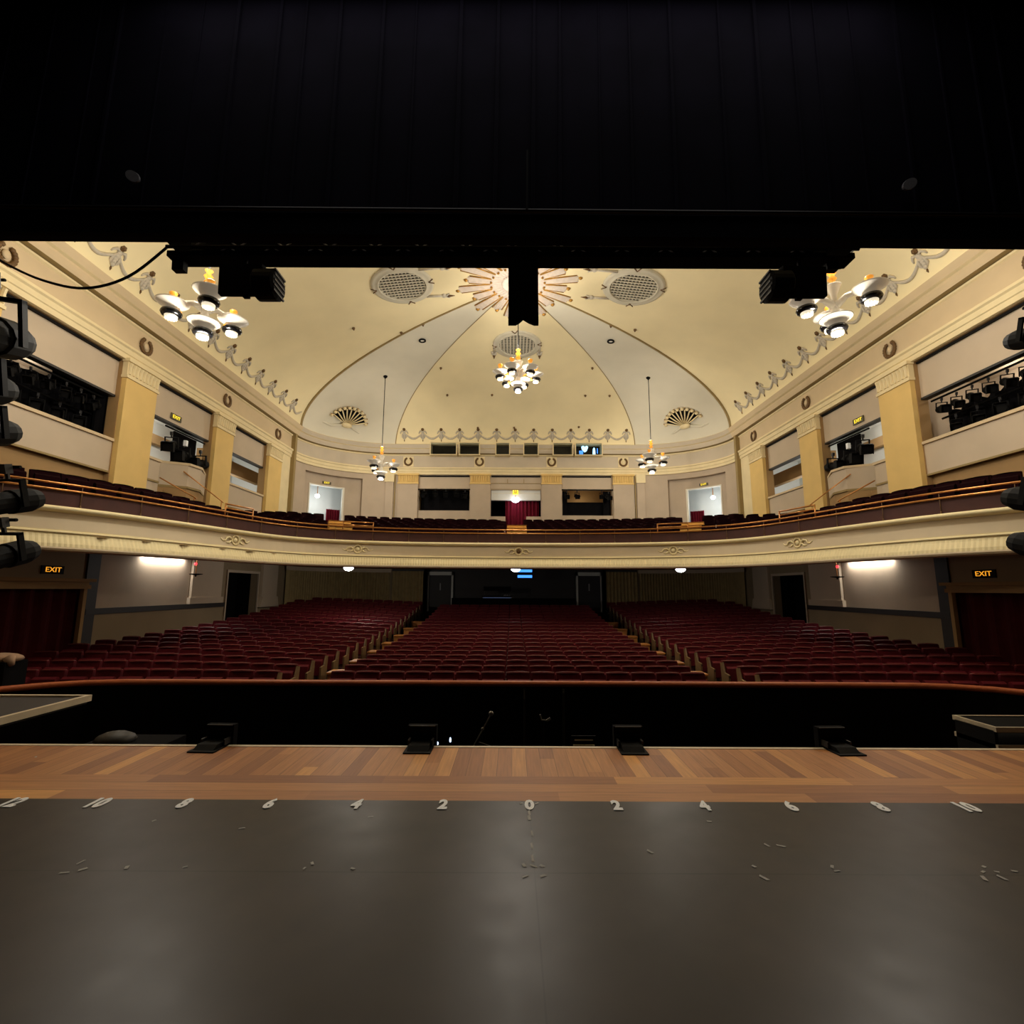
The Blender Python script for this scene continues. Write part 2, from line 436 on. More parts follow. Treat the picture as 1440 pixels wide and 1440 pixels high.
for px, py in fl:                      # where the flecks lie on the boards, in metres
    a = math.atan((py - 720) / F_) - P_
    y = 1.55 / math.tan(a); zc = y * cos(P_) - 1.55 * sin(P_); x = (px - 721) / F_ * zc - 0.13 + (1130 - py) * 0
    th = random.uniform(0, PI); l = random.uniform(.012, .03); w = random.uniform(.006, .012)
    ca, sa = cos(th), sin(th)
    if py > 1135 and py < 1215 and 745 < px < 755: ca, sa, l = 0, 1, .04
    m.add([(x + ca * l * u - sa * w * v, y + sa * l * u + ca * w * v, 0.003) for u, v in ((-1, -1), (1, -.6), (.7, 1), (-.8, .8))], [(0, 1, 2, 3)])
tag(m.build('paint_flecks', M['fleck']), 'scattered worn white paint flecks on the black stage floor', 'paint flecks', None, 'stuff')

# side platform over the pit at the left
r = thing('side_platform', 'dark platform with pale edges over the pit beside the left stage edge', 'platform', (-8.0, 6.4, -0.12))
MB().box(-.95, 1.72, -1.12, 1.13, 0, .10).build('deck', M['deck'], r)
MB().box(-.95, 1.78, 1.08, 1.14, .04, .125).build('edge_strip', M['edge'], r)
MB().box(1.72, 1.78, -1.12, 1.08, .04, .125).build('edge_strip', M['edge'], r)

# footlights on the edge
def footlight():
    r = thing('footlight', '', 'footlight', (0, 0, 0), group='footlights on the stage edge')
    MB().box(-.13, .13, -.20, .04, 0, .012).build('base_plate', M['blk'], r)
    m = MB().prism([(-.16, 0.012), (.05, .012), (.10, .05), (-.10, .05)], -.10, .10, Matrix(((0, 0, 1, 0), (1, 0, 0, 0), (0, 1, 0, 0), (0, 0, 0, 1))))
    b = m.build('bracket', M['blk'], r)
    for sx in (-.115, .115):
        MB().box(sx - .008, sx + .008, -.02, .14, .02, .075).build('yoke_arm', M['dkgrey'], b)
    m = MB().box(-.145, .145, .08, .15, -.10, .185)
    for k in range(6): m.box(-.12, .12, .065, .08, -.06 + .04 * k, -.045 + .04 * k)
    l = m.build('lamp_body', M['blkmatt'], r)
    MB().box(-.13, .13, .072, .082, .178, .186).build('top_lip', M['dkgrey'], l)
    return r
f0 = footlight()
for i, (x, rz) in enumerate(((-3.07, -.05), (-1.03, 0), (1.04, 0), (3.09, .05))):
    lab = 'black footlight clamped on the pale stage edge, ' + ('leftmost of four', 'second from the left', 'third from the left', 'rightmost of four')[i]
    if i == 0:
        f0.location = (x, 5.2, 0); f0.rotation_euler = (0, 0, rz); f0['label'] = lab
    else: copy_thing(f0, (x, 5.2, 0), (0, 0, rz), lab)

# things in the pit
r = thing('microphone_stand', 'thin microphone stand with a tilted boom in the dark pit', 'microphone stand', (-.7, 7.2, -2.6))
MB().lathe([(.16, 0), (.16, .02), (.02, .05)], 14).build('base', M['blk'], r)
MB().tube([(0, 0, .03), (0, 0, 1.95)], .012).build('pole', M['steel'], r)
MB().tube([(-.08, 0, 1.8), (.16, 0, 2.22), (.27, 0, 2.42)], .011).build('boom', M['steel'], r)
MB().sphere((.285, 0, 2.45), .035).build('microphone', M['steel'], r, True)
MB().sphere((.17, 0, 2.25), .022).build('clutch', M['steel'], r, True)
MB().tube([(.12, 0, 2.08), (.36, 0, 2.0), (.38, 0, 1.85)], .006).build('cable', M['steel'], r)
r = thing('music_stand', 'music stand with pale-edged tray in the pit, right of centre', 'music stand', (.86, 7.2, -2.6))
MB().tube([(0, 0, .02), (0, 0, 2.05)], .014).build('pole', M['blk'], r)
m = MB()
for k in range(3): m.tube([(0, 0, .2), (.3 * cos(2.1 * k), .3 * sin(2.1 * k), .02)], .01)
m.build('tripod', M['blk'], r)
MB().box(-.15, .14, -.02, .03, 2.03, 2.05, Matrix.Translation((0, 0, 0)) @ Matrix.Rotation(-.35, 4, 'Y') @ Matrix.Translation((.72, 0, -.1)) if False else Matrix.Rotation(-.0, 4, 'Y')).build('ledge', M['paledeck'], r)
MB().box(-.17, .16, .02, .035, 2.04, 2.16).build('tray', M['blk'], r)
MB().box(-.13, .12, .0, .012, 2.10, 2.115).build('page_edge', M['paledeck'], r)
r = thing('clip_light', 'tiny clip light glinting in the middle of the pit', 'clip light', (.31, 7.2, -2.6))
MB().tube([(0, 0, 0), (0, 0, 2.36)], .012).build('pole', M['blk'], r)
MB().tube([(-.05, 0, 2.44), (-.03, 0, 2.37), (.04, 0, 2.36)], .012).build('clip', M['steel'], r)
MB().tube([(.04, 0, 2.36), (.09, 0, 2.39)], .018).build('lamp_head', M['steel'], r)
for i, (x, z, s) in enumerate(((-1.15, -.54, .022), (-.97, -.5, .012))):
    r = thing('pit_lamp', 'small white-blue lamp glowing at the pit edge, %s' % ('rounder one beside the footlight' if i == 0 else 'thin upright one'), 'lamp', (x, 7.2, -2.6))
    MB().tube([(0, 0, 0), (0, 0, z + 2.6 - s)], .01).build('pole', M['blk'], r)
    m = MB().sphere((0, 0, z + 2.6), s, 8, 6, (1, 1, 1 if i == 0 else 3.2)); m.build('bulb', M['led'], r, True)
r = thing('folded_staging', 'folded pale-edged staging frame standing in the pit at far right', 'staging', (5.75, 6.15, -2.6))
for (z, dx) in ((2.63, 0), (2.44, .04)):
    MB().box(-.45, .6, -.25, .25, z - .03, z).build('panel', M['void'], r)
    MB().box(-.47, .6, -.28, -.25, z - .04, z + .012).build('edge_rail', M['paledeck'], r)
    MB().box(-.47, -.44, -.25, .28, z - .04, z + .012).build('edge_rail', M['paledeck'], r)
    MB().box(-.44, .6, .25, .28, z - .04, z + .012).build('edge_rail', M['paledeck'], r)
for x in (-.45, .55): MB().box(x - .02, x + .02, -.25, .25, 0, 2.6).build('leg', M['blk'], r)
r = thing('covered_bundle', 'dim grey covered bundle in the pit near the left platform', 'bundle', (-4.9, 6.6, -2.6))
MB().box(-.5, .5, -.3, .3, 0, 2.24).build('crate', M['blkmatt'], r)
MB().sphere((-.2, 0, 2.26), .2, 10, 6, (1.2, 1, .5)).build('cover', M['dkgrey'], r, True)

# ------------------------------------------------------------------ proscenium
r = thing('header_border', 'long navy-black cloth border hanging across the top of the stage', 'stage border', (0, 4.6, 5.072), (0, .0055, 0))
m = MB().box(-12, 12, 0, .15, 0.05, 7.9)
for k in range(60):
    x = -12 + .4 * k + random.uniform(-.1, .1)
    m.tube([(x, 0, .35), (x + .02, 0, 7.8)], random.uniform(.01, .03), 5)
m.build('cloth', M['navyserge'], r)
MB().box(-12, 12, -.06, 0, 0, .24).build('hem', M['blkmatt'], r)
MB().tube([(-12, -.07, .27), (12, -.07, .27)], .022, 8).build('batten_pipe', M['dkgrey'], r)
MB().box(-.010, .010, -.10, -.06, .26, .95).build('joint_strip', M['blk'], r)
for sd, x, z in ((-1, -4.04, 5.71), (1, 3.91, 5.65)):
    m = MB().lathe([(.07, -.012), (.075, 0), (.07, .012)], 20, Matrix.Translation((x, 4.52, z)) @ Matrix.Rotation(-sd * rad(40), 4, 'Y') @ Matrix.Rotation(PI / 2, 4, 'X') @ Matrix.Diagonal((1.25, .75, 1, 1)))
    r = m.build('pale_disc', M['pale_disc']); tag(r, 'small pale grey disc on the black border, %s one' % SIDE[sd], 'disc')
# walls of the stage house and the proscenium
for sd in (-1, 1):
    m = MB().box(min(sd * 8.9, sd * 12), max(sd * 8.9, sd * 12), 4.75, 5.3, -2.6, 13)
    struct(m.build('wall_proscenium_%s' % SIDE[sd], M['beige']), 'proscenium wall at the %s of the stage opening' % SIDE[sd], 'wall')
    m = MB().box(min(sd * 12, sd * 12.2), max(sd * 12, sd * 12.2), -6, 5.3, -2.6, 13)
    struct(m.build('wall_stage_%s' % SIDE[sd], M['void']), 'black side wall of the stage, %s' % SIDE[sd], 'wall')
m = MB().box(-12.2, 12.2, -6.2, -6, -2.6, 13); struct(m.build('wall_stage_back', M['void']), 'black back wall of the stage', 'wall')
m = MB().box(-12.2, 12.2, -6.2, 5.3, 13, 13.2); struct(m.build('ceiling_stage', M['void']), 'black ceiling above the stage', 'ceiling')

# ------------------------------------------------------------------ vaulted ceiling
def outline():
    p = [(x + nx * RN, y + ny * RN) for x, y, nx, ny in HP]
    x0 = W - RN
    fr = [(x0 + (-2 * x0) * i / 16, 5.0) for i in range(1, 16)]
    return p + fr
OL = outline()
SV = [0, .004, .012, .025, .045, .07, .1, .14, .19, .25, .32, .4, .5, .6, .7, .8, .9, .97]
m = MB()
nO, nS = len(OL), len(SV)
for (bx, by) in OL:
    e = cexp(bx, by)
    for s_ in SV:
        k = 1 - s_
        m.v.append((CC[0] + (bx - CC[0]) * k, CC[1] + (by - CC[1]) * k, Z0 + (Z1 - Z0) * sqrt(max(0, 1 - k ** e))))
def is_gore(i):
    a, b = OL[i], OL[(i + 1) % nO]
    mx_, my = (a[0] + b[0]) / 2, (a[1] + b[1]) / 2
    return abs(mx_) > 6.9 and my > 24.5
for i in range(nO):
    m.cur = 1 if is_gore(i) else 0
    i2 = (i + 1) % nO
    for j in range(nS - 1):
        m.face((i * nS + j, i2 * nS + j, i2 * nS + j + 1, i * nS + j + 1))
m.cur = 0
m.face([i * nS + nS - 1 for i in range(nO)])
struct(m.build('ceiling', [M['ceil'], M['gore']], smooth=True), 'vaulted yellow and grey plaster ceiling over the hall', 'ceiling')
# ribs on the creases
for sd in (-1, 1):
    for nm, (bx, by), r0, mt in (('trim_3', (sd * (W - RN), 24.5), .085, M['olive']), ('trim_4', (sd * 6.9, 28.2 - RN), .03, M['olive'])):
        e = cexp(bx, by); pts = []
        for q in range(41):
            s_ = (q / 40) ** 2 * .88
            k = 1 - s_
            pts.append((CC[0] + (bx - CC[0]) * k, CC[1] + (by - CC[1]) * k, Z0 - .02 + (Z1 - Z0) * sqrt(max(0, 1 - k ** e))))
        mm = MB().tube(pts, [r0 * (1 - .6 * q / 40) for q in range(41)], 6)
        struct(mm.build(nm, mt, smooth=True), 'thin olive moulding along a ceiling crease, %s %s' % (SIDE[sd], 'outer' if nm == 'trim_3' else 'inner'), 'moulding')

# entablature running round the hall
EP = [(0.0, 8.06), (.10, 8.06), (.10, 8.20), (.13, 8.22), (.13, 8.36), (.18, 8.40), (.18, 8.47), (.05, 8.50), (.05, 9.17), (.10, 9.20), (.10, 9.248), (.07, 9.245), (.07, 9.275), (.24, 9.29), (.27, 9.36), (.30, 9.46), (.30, 9.53), (.38, 9.56), (.43, 9.68), (.46, 9.76), (.40, 9.80), (.30, 9.80)]
EM = [0, 0, 0, 0, 0, 0, 0, 1, 0, 0, 2, 2, 2, 1, 1, 1, 0, 1, 1, 0, 0]
def win_skip(a, b, j):
    if a[1] < 28.19 or b[1] < 28.19 or EP[j][1] < 9.15: return False
    xm = (a[0] + b[0]) / 2
    return any(w0 < xm < w1 for w0, w1 in WINS)
nL = 19
def part_path(i0, i1): return HP[i0:i1]
iL = [i for i, p in enumerate(HP) if p[0] == -W and p[1] <= 24.5 and p[2] == 1]
last_left = max(iL) + 1
iR = [i for i, p in enumerate(HP) if p[0] == W and p[2] == -1 and p[3] == 0]
first_right = min(iR) - 1
m = MB().sweep(HP[:last_left + 1], EP, EM); struct(m.build('trim_5', [M['cream'], M['frieze'], M['olive']]), 'cornice and plain frieze along the left wall', 'cornice')
m = MB().sweep(HP[first_right:], EP, EM); struct(m.build('trim_6', [M['cream'], M['frieze'], M['olive']]), 'cornice and plain frieze along the right wall', 'cornice')
m = MB().sweep(HP[last_left:first_right + 1], EP, EM, win_skip); struct(m.build('trim_7', [M['cream'], M['frieze_back'], M['olive']]), 'curved cornice and lilac frieze round the back of the hall', 'cornice')
for sd in (-1, 1):   # thin pier where the side wall meets the curved corner
    m = MB().box(min(sd * 11.15, sd * 11.42), max(sd * 11.15, sd * 11.42), 24.38, 24.6, 3.0, 9.8)
    struct(m.build('trim_8', M['olive']), 'narrow olive pier at the rear end of the %s wall' % SIDE[sd], 'pier')

# ------------------------------------------------------------------ relief ornaments on the ceiling
def cove_table(e, span):
    """arc length along the cove from the cornice upwards: list of (length, outward, z)"""
    out = []; L_ = 0.0; p = None
    for q in range(600):
        k = 1 - .12 * q / 600
        c = (k * span, Z0 + (Z1 - Z0) * sqrt(max(0, 1 - k ** e)))
        if p: L_ += sqrt((c[0] - p[0]) ** 2 + (c[1] - p[1]) ** 2)
        out.append((L_, c[0], c[1])); p = c
    return out
def bent(m, tab, s0):
    """wrap flat ornament (u along, v up, h off the surface) onto the cove"""
    def at(l):
        l = max(0.0, min(tab[-1][0] - 1e-4, l))
        lo, hi = 0, len(tab) - 1
        while hi - lo > 1:
            c = (lo + hi) // 2
            if tab[c][0] <= l: lo = c
            else: hi = c
        t = (l - tab[lo][0]) / max(1e-9, tab[hi][0] - tab[lo][0])
        return tab[lo][1] + (tab[hi][1] - tab[lo][1]) * t, tab[lo][2] + (tab[hi][2] - tab[lo][2]) * t
    o = at(s0); r = []
    for (u, v, h) in m.v:
        a_, b_ = at(s0 + v - .02), at(s0 + v + .02); c = at(s0 + v)
        tx, tz = b_[0] - a_[0], b_[1] - a_[1]; l = sqrt(tx * tx + tz * tz)
        r.append((u, c[0] - o[0] - h * tz / l, c[1] - o[1] + h * tx / l))
    m.v = r
    return m, o
def swag_parts(r, gl, tab, s0):
    B = lambda m: bent(m, tab, s0)[0]
    m = MB()
    for k in range(6):
        a = 2 * PI * k / 6; m.sphere((.05 * cos(a), .03 + .05 * sin(a), .02), .045, 6, 4, (1, 1, .6))
    m.sphere((0, .03, .04), .05, 8, 5); B(m).build('rosette', M['ornbrown'], r, True)
    m = MB()
    for sx in (-1, 1):
        m.tube([(sx * .03, -.10, .02), (sx * .13, -.06, .03), (sx * .20, -.14, .02), (sx * .22, -.22, .01)], [.04, .05, .035, .02], 6)
        m.tube([(sx * .02, -.16, .02), (sx * .10, -.26, .03), (sx * .11, -.42, .02), (sx * .05, -.50, .01)], [.03, .04, .04, .015], 6)
    B(m).build('bow', M['ornament'], r, True)
    m = MB()
    for k in range(5): m.sphere((0, -.14 - .09 * k, .025), .085 - .004 * k, 7, 5, (1, 1, .5))
    B(m).build('drop', M['ornament'], r, True)
    B(MB().tube([(0, -.56, .01), (0, -.62, .02), (.01, -.68, .01)], [.018, .03, .008], 6)).build('tail', M['ornbrown'], r, True)
    pts = [(.1 + (gl - .2) * q / 14, -.26 - .24 * sin(PI * q / 14), .02) for q in range(15)]
    B(MB().tube(pts, [.035 + .025 * sin(PI * q / 14) for q in range(15)], 6)).build('garland', M['ornament'], r, True)
def swags(tab, s0, gl, spots, grp):
    o = bent(MB(), tab, s0)[1]; first = None
    for (sd, along, lab) in spots:
        if sd == 0: loc, rz = (along, CC[1] + o[0], o[1]), 0.0
        else: loc, rz = (sd * o[0], along, o[1]), (PI / 2 if sd < 0 else -PI / 2)
        if first is None:
            first = thing('swag_ornament', lab, 'plaster ornament', loc, (0, 0, rz), grp); swag_parts(first, gl, tab, s0)
        else:
            q = copy_thing(first, loc, (0, 0, rz), lab)
            if sd == 0 and along > 6:
                for c in list(q.children):
                    if c.name.startswith('garland'): D.objects.remove(c)
swags(cove_table(2.2, W - RN), .86, 1.09, [(sd, 23.1 - 1.09 * k - (1.09 if False else 0), 'lilac-grey swag relief on the %s ceiling cove, %s from the rear' % (SIDE[sd], ORD[k])) for sd in (-1, 1) for k in range(13)], 'swags along the side ceiling coves')
swags(cove_table(2.9, 28.2 - RN - CC[1]), .82, 1.07, [(0, -6.40 + 1.066 * k, 'lilac-grey swag relief above the booth windows, %s from the left' % ORD[k]) for k in range(13)], 'swags above the booth windows')

# wreaths on the frieze
def wreath(r, plaque):
    if plaque: MB().box(-.3, .3, -.3, .3, 0, .03).build('plaque', M['cream'], r)
    m = MB()
    for k in range(16):
        a = PI / 2 + .6 + (2 * PI - 1.2) * k / 15
        m.sphere((.205 * cos(a), .215 * sin(a), .04), .068, 6, 4, (1, 1, .6))
    m.build('leaf_ring', M['ornbrown'], r, True)
    m = MB().sphere((0, 0, .035), .1, 8, 5, (1, 1.2, .3)); m.build('boss', M['frieze'] if not plaque else M['cream'], r, True)
def frame(p, u, n):
    u = Vector(u); n = Vector(n); v = n.cross(u); p = Vector(p)
    return Matrix(((u.x, v.x, n.x, p.x), (u.y, v.y, n.y, p.y), (u.z, v.z, n.z, p.z), (0, 0, 0, 1)))
for i, x in enumerate((-6.2, -2.07, 2.12, 6.28)):
    r = thing('wreath_plaque', 'cream square plaque with brown wreath on the back frieze, %s from the left' % ORD[i], 'plaque', group='wreath plaques on the back frieze')
    wreath(r, True); r.matrix_world = frame((x, 28.15, 8.83), (1, 0, 0), (0, -1, 0))
for sd in (-1, 1):
    for i, y in enumerate((9.97, 14.22, 18.6, 22.88)):
        r = thing('wreath', 'brown wreath relief on the %s wall frieze above the %s' % (SIDE[sd], ('frontmost pilaster', 'front box pilaster', 'middle pilaster', 'rear pilaster')[i]), 'wreath', group='wreaths on the side friezes')
        wreath(r, False); r.matrix_world = frame((sd * (W - .05), y, 8.79), (0, -sd, 0), (-sd, 0, 0))

# sunburst rose
r = thing('sunburst_rose', 'large silver and gold sunburst rose at the centre of the ceiling', 'ceiling rose', (0.03, 17.4, 13.03))
r.rotation_euler = (PI, 0, 0)
m = MB().lathe([(.62, 0), (.62, .05), (.52, .07), (.48, .04), (.36, .04), (.33, .09), (.18, .1), (.12, .16), (.02, .18)], 28)
m.build('centre_boss', M['ray'], r, True)
m = MB()
for k in range(36):
    a = 2 * PI * k / 36
    xf = Matrix.Rotation(a, 4, 'Z')
    m.add([(.6, -.045, 0), (1.05, -.08, 0), (1.12, 0, 0), (1.05, .08, 0), (.6, .045, 0), (.6, 0, .06), (1.04, 0, .07)], [(0, 1, 6, 5), (1, 2, 6), (2, 3, 6), (3, 4, 5, 6)], xf)
m.build('inner_petals', M['ray'], r)
MB().lathe([(1.62, -.02), (1.6, .012), (.5, .012)], 40, cap=False).build('back_plate', M['ray'], r)
for k in range(20):
    a = 2 * PI * (k + .5) / 20
    L_ = 2.35 if k % 2 == 0 else 1.95
    xf = Matrix.Rotation(a, 4, 'Z')
    m = MB()
    for q in (-1, 0, 1):
        y0, y1 = q * .085, q * .135
        m.add([(.95, y0 - .045, .01), (L_ - .08 * abs(q), y1 - .07, .01), (L_ - .08 * abs(q) + .06, y1, .01), (L_ - .08 * abs(q), y1 + .07, .01), (.95, y0 + .045, .01), (.95, y0, .06), (L_ - .1, y1, .075)], [(0, 1, 6, 5), (1, 2, 6), (2, 3, 6), (3, 4, 5, 6)], xf)
    ray = m.build('ray', M['ray'], r)
    m = MB()
    for sy in (-1, 1): m.tube([xf @ Vector((1.0, sy * .135, .02)), xf @ Vector((L_ - .1, sy * .215, .03))], .028, 5)
    m.sphere(xf @ Vector((L_ + .02, .05, .02)), .085, 7, 5); m.sphere(xf @ Vector((1.02, .0, .07)), .05, 6, 4)
    m.build('gilt_edge', M['gold'], ray, True)

# round ceiling vents
def vent(label, x, y, rr, ux, tassels):
    r = thing('ceiling_vent', label, 'ceiling vent')
    m = MB().lathe([(rr * 1.34, 0), (rr * 1.32, .05), (rr * 1.22, .07), (rr * 1.1, .05), (rr * 1.06, .09), (rr, .09), (rr, .0)], 40, cap=False); m.build('rim', M['grille'], r, True)
    MB().lathe([(rr, .004), (rr * .5, .004), (.001, .004)], 40, cap=False).build('backing', M['void'], r)
    m = MB(); n = 11
    for k in range(n):
        q = -rr + 2 * rr * (k + .5) / n; h = sqrt(max(0, rr * rr - q * q))
        m.box(q - .028, q + .028, -h, h, .03, .06)
    n = 13
    for k in range(n):
        q = -rr + 2 * rr * (k + .5) / n; h = sqrt(max(0, rr * rr - q * q))
        m.box(-h, h, q - .016, q + .016, .02, .04)
    m.build('grille', M['grille'], r)
    for k in range(4):
        a = PI / 2 * k + .1
        c = Vector((rr * 1.25 * cos(a), rr * 1.25 * sin(a), .06))
        t = Vector((cos(a), sin(a), 0)); s_ = Vector((-sin(a), cos(a), 0))
        m = MB()
        for q in (-1, 1): m.tube([c - t * .08, c + t * .1 + s_ * (.13 * q)], [.03, .022], 5)
        m.build('bow', M['ornbrown'], r, True)
    for q, (a0, a1) in enumerate(tassels):
        b = Vector((rr * 1.3 * cos(a0), rr * 1.3 * sin(a0), .03)); e = Vector((a1[0], a1[1], .03))
        g = MB().tube([b, (b + e) / 2 + Vector((0, .05, 0)), e], [.05, .05, .04], 6).build('garland', M['ornament'], r, True)
        m = MB().sphere(e, .14, 8, 5, (1, .8, .4))
        for w in (-1, 1): m.tube([e, e + Vector((.12 * w, .22, .02))], [.05, .03], 5)
        t = m.build('tassel', M['ornament'], g, True)
        MB().tube([e + (e - b).normalized() * .15, e + (e - b).normalized() * .42], [.07, .02], 6).build('tassel_tip', M['ornbrown'], t, True)
    r.matrix_world = ceil_frame(x, y, .02, ux)
    return r
vent('round latticed ceiling vent left of the sunburst', -4.31, 17.18, .87, (0, 1, 0), ((2.4, (-.8, 1.6)), (.75, (.9, 1.45))))
vent('round latticed ceiling vent right of the sunburst', 4.39, 17.25, .87, (0, -1, 0), ((2.4, (-.9, 1.45)), (.75, (.8, 1.6))))
vent('round latticed ceiling vent behind the central chandelier', 0.04, 21.9, .84, (1, 0, 0), ((2.9, (-1.1, -.75)), (.25, (1.1, -.75))))
# shell shaped vents on the grey corners
def shell(label, x, y, sd):
    r = thing('shell_vent', label, 'ceiling vent')
    m = MB(); nr = 10; R_ = 1.05
    pts = [(0, -.45)] + [(R_ * .92 * sin(a), -.42 + R_ * (1.0 + .0) * cos(a) * 1.05) for a in [rad(-72 + 144 * k / 20) for k in range(21)]]
    m.add([(px, py, .004) for px, py in pts], [tuple(range(len(pts)))]); m.build('backing', M['void'], r)
    m = MB()
    for k in range(nr):
        a = rad(-66 + 132 * k / (nr - 1))
        m.tube([(.16 * sin(a), -.42 + .16 * cos(a), .03), (R_ * .5 * sin(a), -.42 + R_ * .5 * cos(a), .07), (R_ * .95 * sin(a), -.42 + R_ * cos(a), .04)], [.025, .036, .036], 6)
    m.build('rib_fan', M['cream'], r, True)
    m = MB()
    for k in range(11):
        a = rad(-72 + 144 * k / 10)
        m.sphere((R_ * .98 * sin(a), -.42 + R_ * 1.04 * cos(a), .04), .10, 7, 5, (1, 1, .6))
    m.build('scalloped_rim', M['cream'], r, True)
    m = MB()
    for k in range(10):
        a = rad(-68 + 136 * k / 9); m.sphere((R_ * 1.06 * sin(a), -.42 + R_ * 1.13 * cos(a), .05), .035, 6, 4)
    m.build('gilt_beads', M['gold'], r, True)
    MB().sphere((0, -.45, .05), .22, 10, 6, (1.4, .8, .4)).build('base_boss', M['cream'], r, True)
    for w in (-1, 1):
        m = MB().tube([(w * .25, -.5, .02), (w * .8, -.72, .03), (w * 1.3, -.62, .03), (w * 1.75, -.3, .02)], [.05, .07, .06, .03], 6)
        g = m.build('garland', M['gore'], r, True)
        MB().tube([(w * 1.75, -.1, .02), (w * 1.8, -.4, .03), (w * 1.92, -.75, .01)], [.05, .08, .02], 6).build('tassel', M['gore'], g, True)
    f = ceil_frame(x, y, .16, (.72, -sd * .69, 0))
    r.matrix_world = f
shell('cream shell-shaped vent on the left grey ceiling corner', -9.21, 26.44, -1)
shell('cream shell-shaped vent on the right grey ceiling corner', 9.24, 26.40, 1)
# two downlights and ceiling fixings
for sd, px, py in ((-1, -4.32, 21.42), (1, 4.35, 21.42)):
    r = thing('downlight', 'round black-ringed downlight on the %s grey ceiling band' % SIDE[sd], 'downlight')
    MB().lathe([(.16, 0), (.17, .05), (.10, .06), (.09, .02)], 20, cap=False).build('ring', M['blk'], r, True)
    MB().lathe([(.10, .02), (.05, .035), (.001, .04)], 20, cap=False).build('lens', M['globe'] if False else M['opal'], r, True)
    r.matrix_world = ceil_frame(px, py, .01)
hooks = [(-3.77, 15.86), (-6.88, 19.57), (-5.09, 20.52), (-3.8, 23.83), (-3.72, 25.84), (-1.28, 25.82), (3.87, 23.79), (3.8, 25.84), (5.16, 20.19), (-2.15, 27.52), (-0.07, 27.51), (3.64, 27.48), (5.12, 25.84), (-4.05, 20.05), (4.1, 20.1)]
for i, (x, y) in enumerate(hooks):
    m = MB().lathe([(.06, 0), (.065, .04), (.04, .08), (.02, .12)], 8)
    o = m.build('ceiling_hook', M['ornbrown'], None, True); o.matrix_world = ceil_frame(x, y, 0)
    tag(o, 'small brown rigging hook on the ceiling vault', 'hook', 'rigging hooks on the ceiling vault')

# ------------------------------------------------------------------ chandeliers
def chandelier(label, x, y, z, arms, R_, a0, zt, sc, tilt=0):
    r = thing('chandelier', label, 'chandelier', (x, y, z), group='five white glass chandeliers')
    L_ = (zt - z); bk = 1.14 if arms == 3 else .92
    MB().tube([(0, 0, .55 * sc), (0, 0, L_)], .018, 6).build('rod', M['blk'], r)
    MB().lathe([(.02, L_ - .14), (.10, L_ - .06), (.12, L_)], 14).build('ceiling_cup', M['blk'], r, True)
    MB().lathe([(.03, .62), (.11, .72), (.05, .80), (.11, .90), (.04, .98), (.10, 1.06), (.03, 1.1)], 14, Matrix.Scale(sc, 4)).build('amber_finial', M['amber'], r, True)
    MB().lathe([(.17, -.40), (.085, -.12), (.06, .12), (.075, .28), (.17, .50), (.19, .54), (.05, .55), (.03, .62)], 18, Matrix.Scale(sc, 4)).build('stem', M['opal'], r, True)
    def bowl(cx, cy, cz, k, par):
        xf = Matrix.Translation((cx * sc, cy * sc, cz * sc)) @ Matrix.Scale(sc * k, 4)
        b = MB().lathe([(.13, -.10), (.145, -.05), (.21, .01), (.315, .075), (.335, .10), (.31, .115), (.2, .07), (.08, .05)], 22, xf).build('bowl', M['opal'], par, True)
        MB().lathe([(.12, -.225), (.19, -.21), (.215, -.16), (.20, -.11), (.13, -.10)], 22, xf).build('black_band', M['band'], b, True)
        m = MB().lathe([(.03, -.305), (.09, -.30), (.125, -.27), (.13, -.22), (.12, -.215)], 16, xf)
        for q in range(12):
            a = 2 * PI * q / 12; m.sphere(xf @ Vector((.105 * cos(a), .105 * sin(a), -.28)), .022 * sc * k, 6, 4)
        m.build('crystal_cup', M['crystal'], b, True)
        return b
    for k in range(arms):
        a = a0 + 2 * PI * k / arms
        cx, cy = R_ * cos(a), R_ * sin(a)
        m = MB()
        pts = [Vector((.04 * cos(a), .04 * sin(a), -.02)), Vector((R_ * .35 * cos(a), R_ * .35 * sin(a), .13)), Vector((R_ * .68 * cos(a), R_ * .68 * sin(a), .12)), Vector((cx, cy, 0.02))]
        m.tube([p * sc for p in pts], [.10 * sc, .075 * sc, .06 * sc, .09 * sc], 10)
        arm = m.build('arm', M['opal'], r, True)
        b = bowl(cx, cy, 0, bk, r)
        MB().lathe([(.03, .08), (.045, .2), (.06, .25), (.10, .36), (.085, .38), (.02, .38)], 12, Matrix.Translation((cx * sc, cy * sc, 0)) @ Matrix.Scale(sc, 4)).build('amber_candle', M['amber'], b, True)
        MB().sphere((sc * (cx - .15 * cos(a)), sc * (cy - .15 * sin(a)), -.145 * sc), .085 * sc, 10, 6, (1.1, 1.1, .7)).build('amber_cup', M['amber'], b, True)
    bowl(0, 0, -.46, bk, r)
    return r
LIGHTS = []
def add_point(name, loc, power, col, rad_=.2):
    l = D.lights.new(name, 'POINT'); l.energy = power; l.color = col; l.shadow_soft_size = rad_
    o = D.objects.new(name, l); COL.objects.link(o); o.location = loc
    return o
WARM = (1.0, .93, .81)
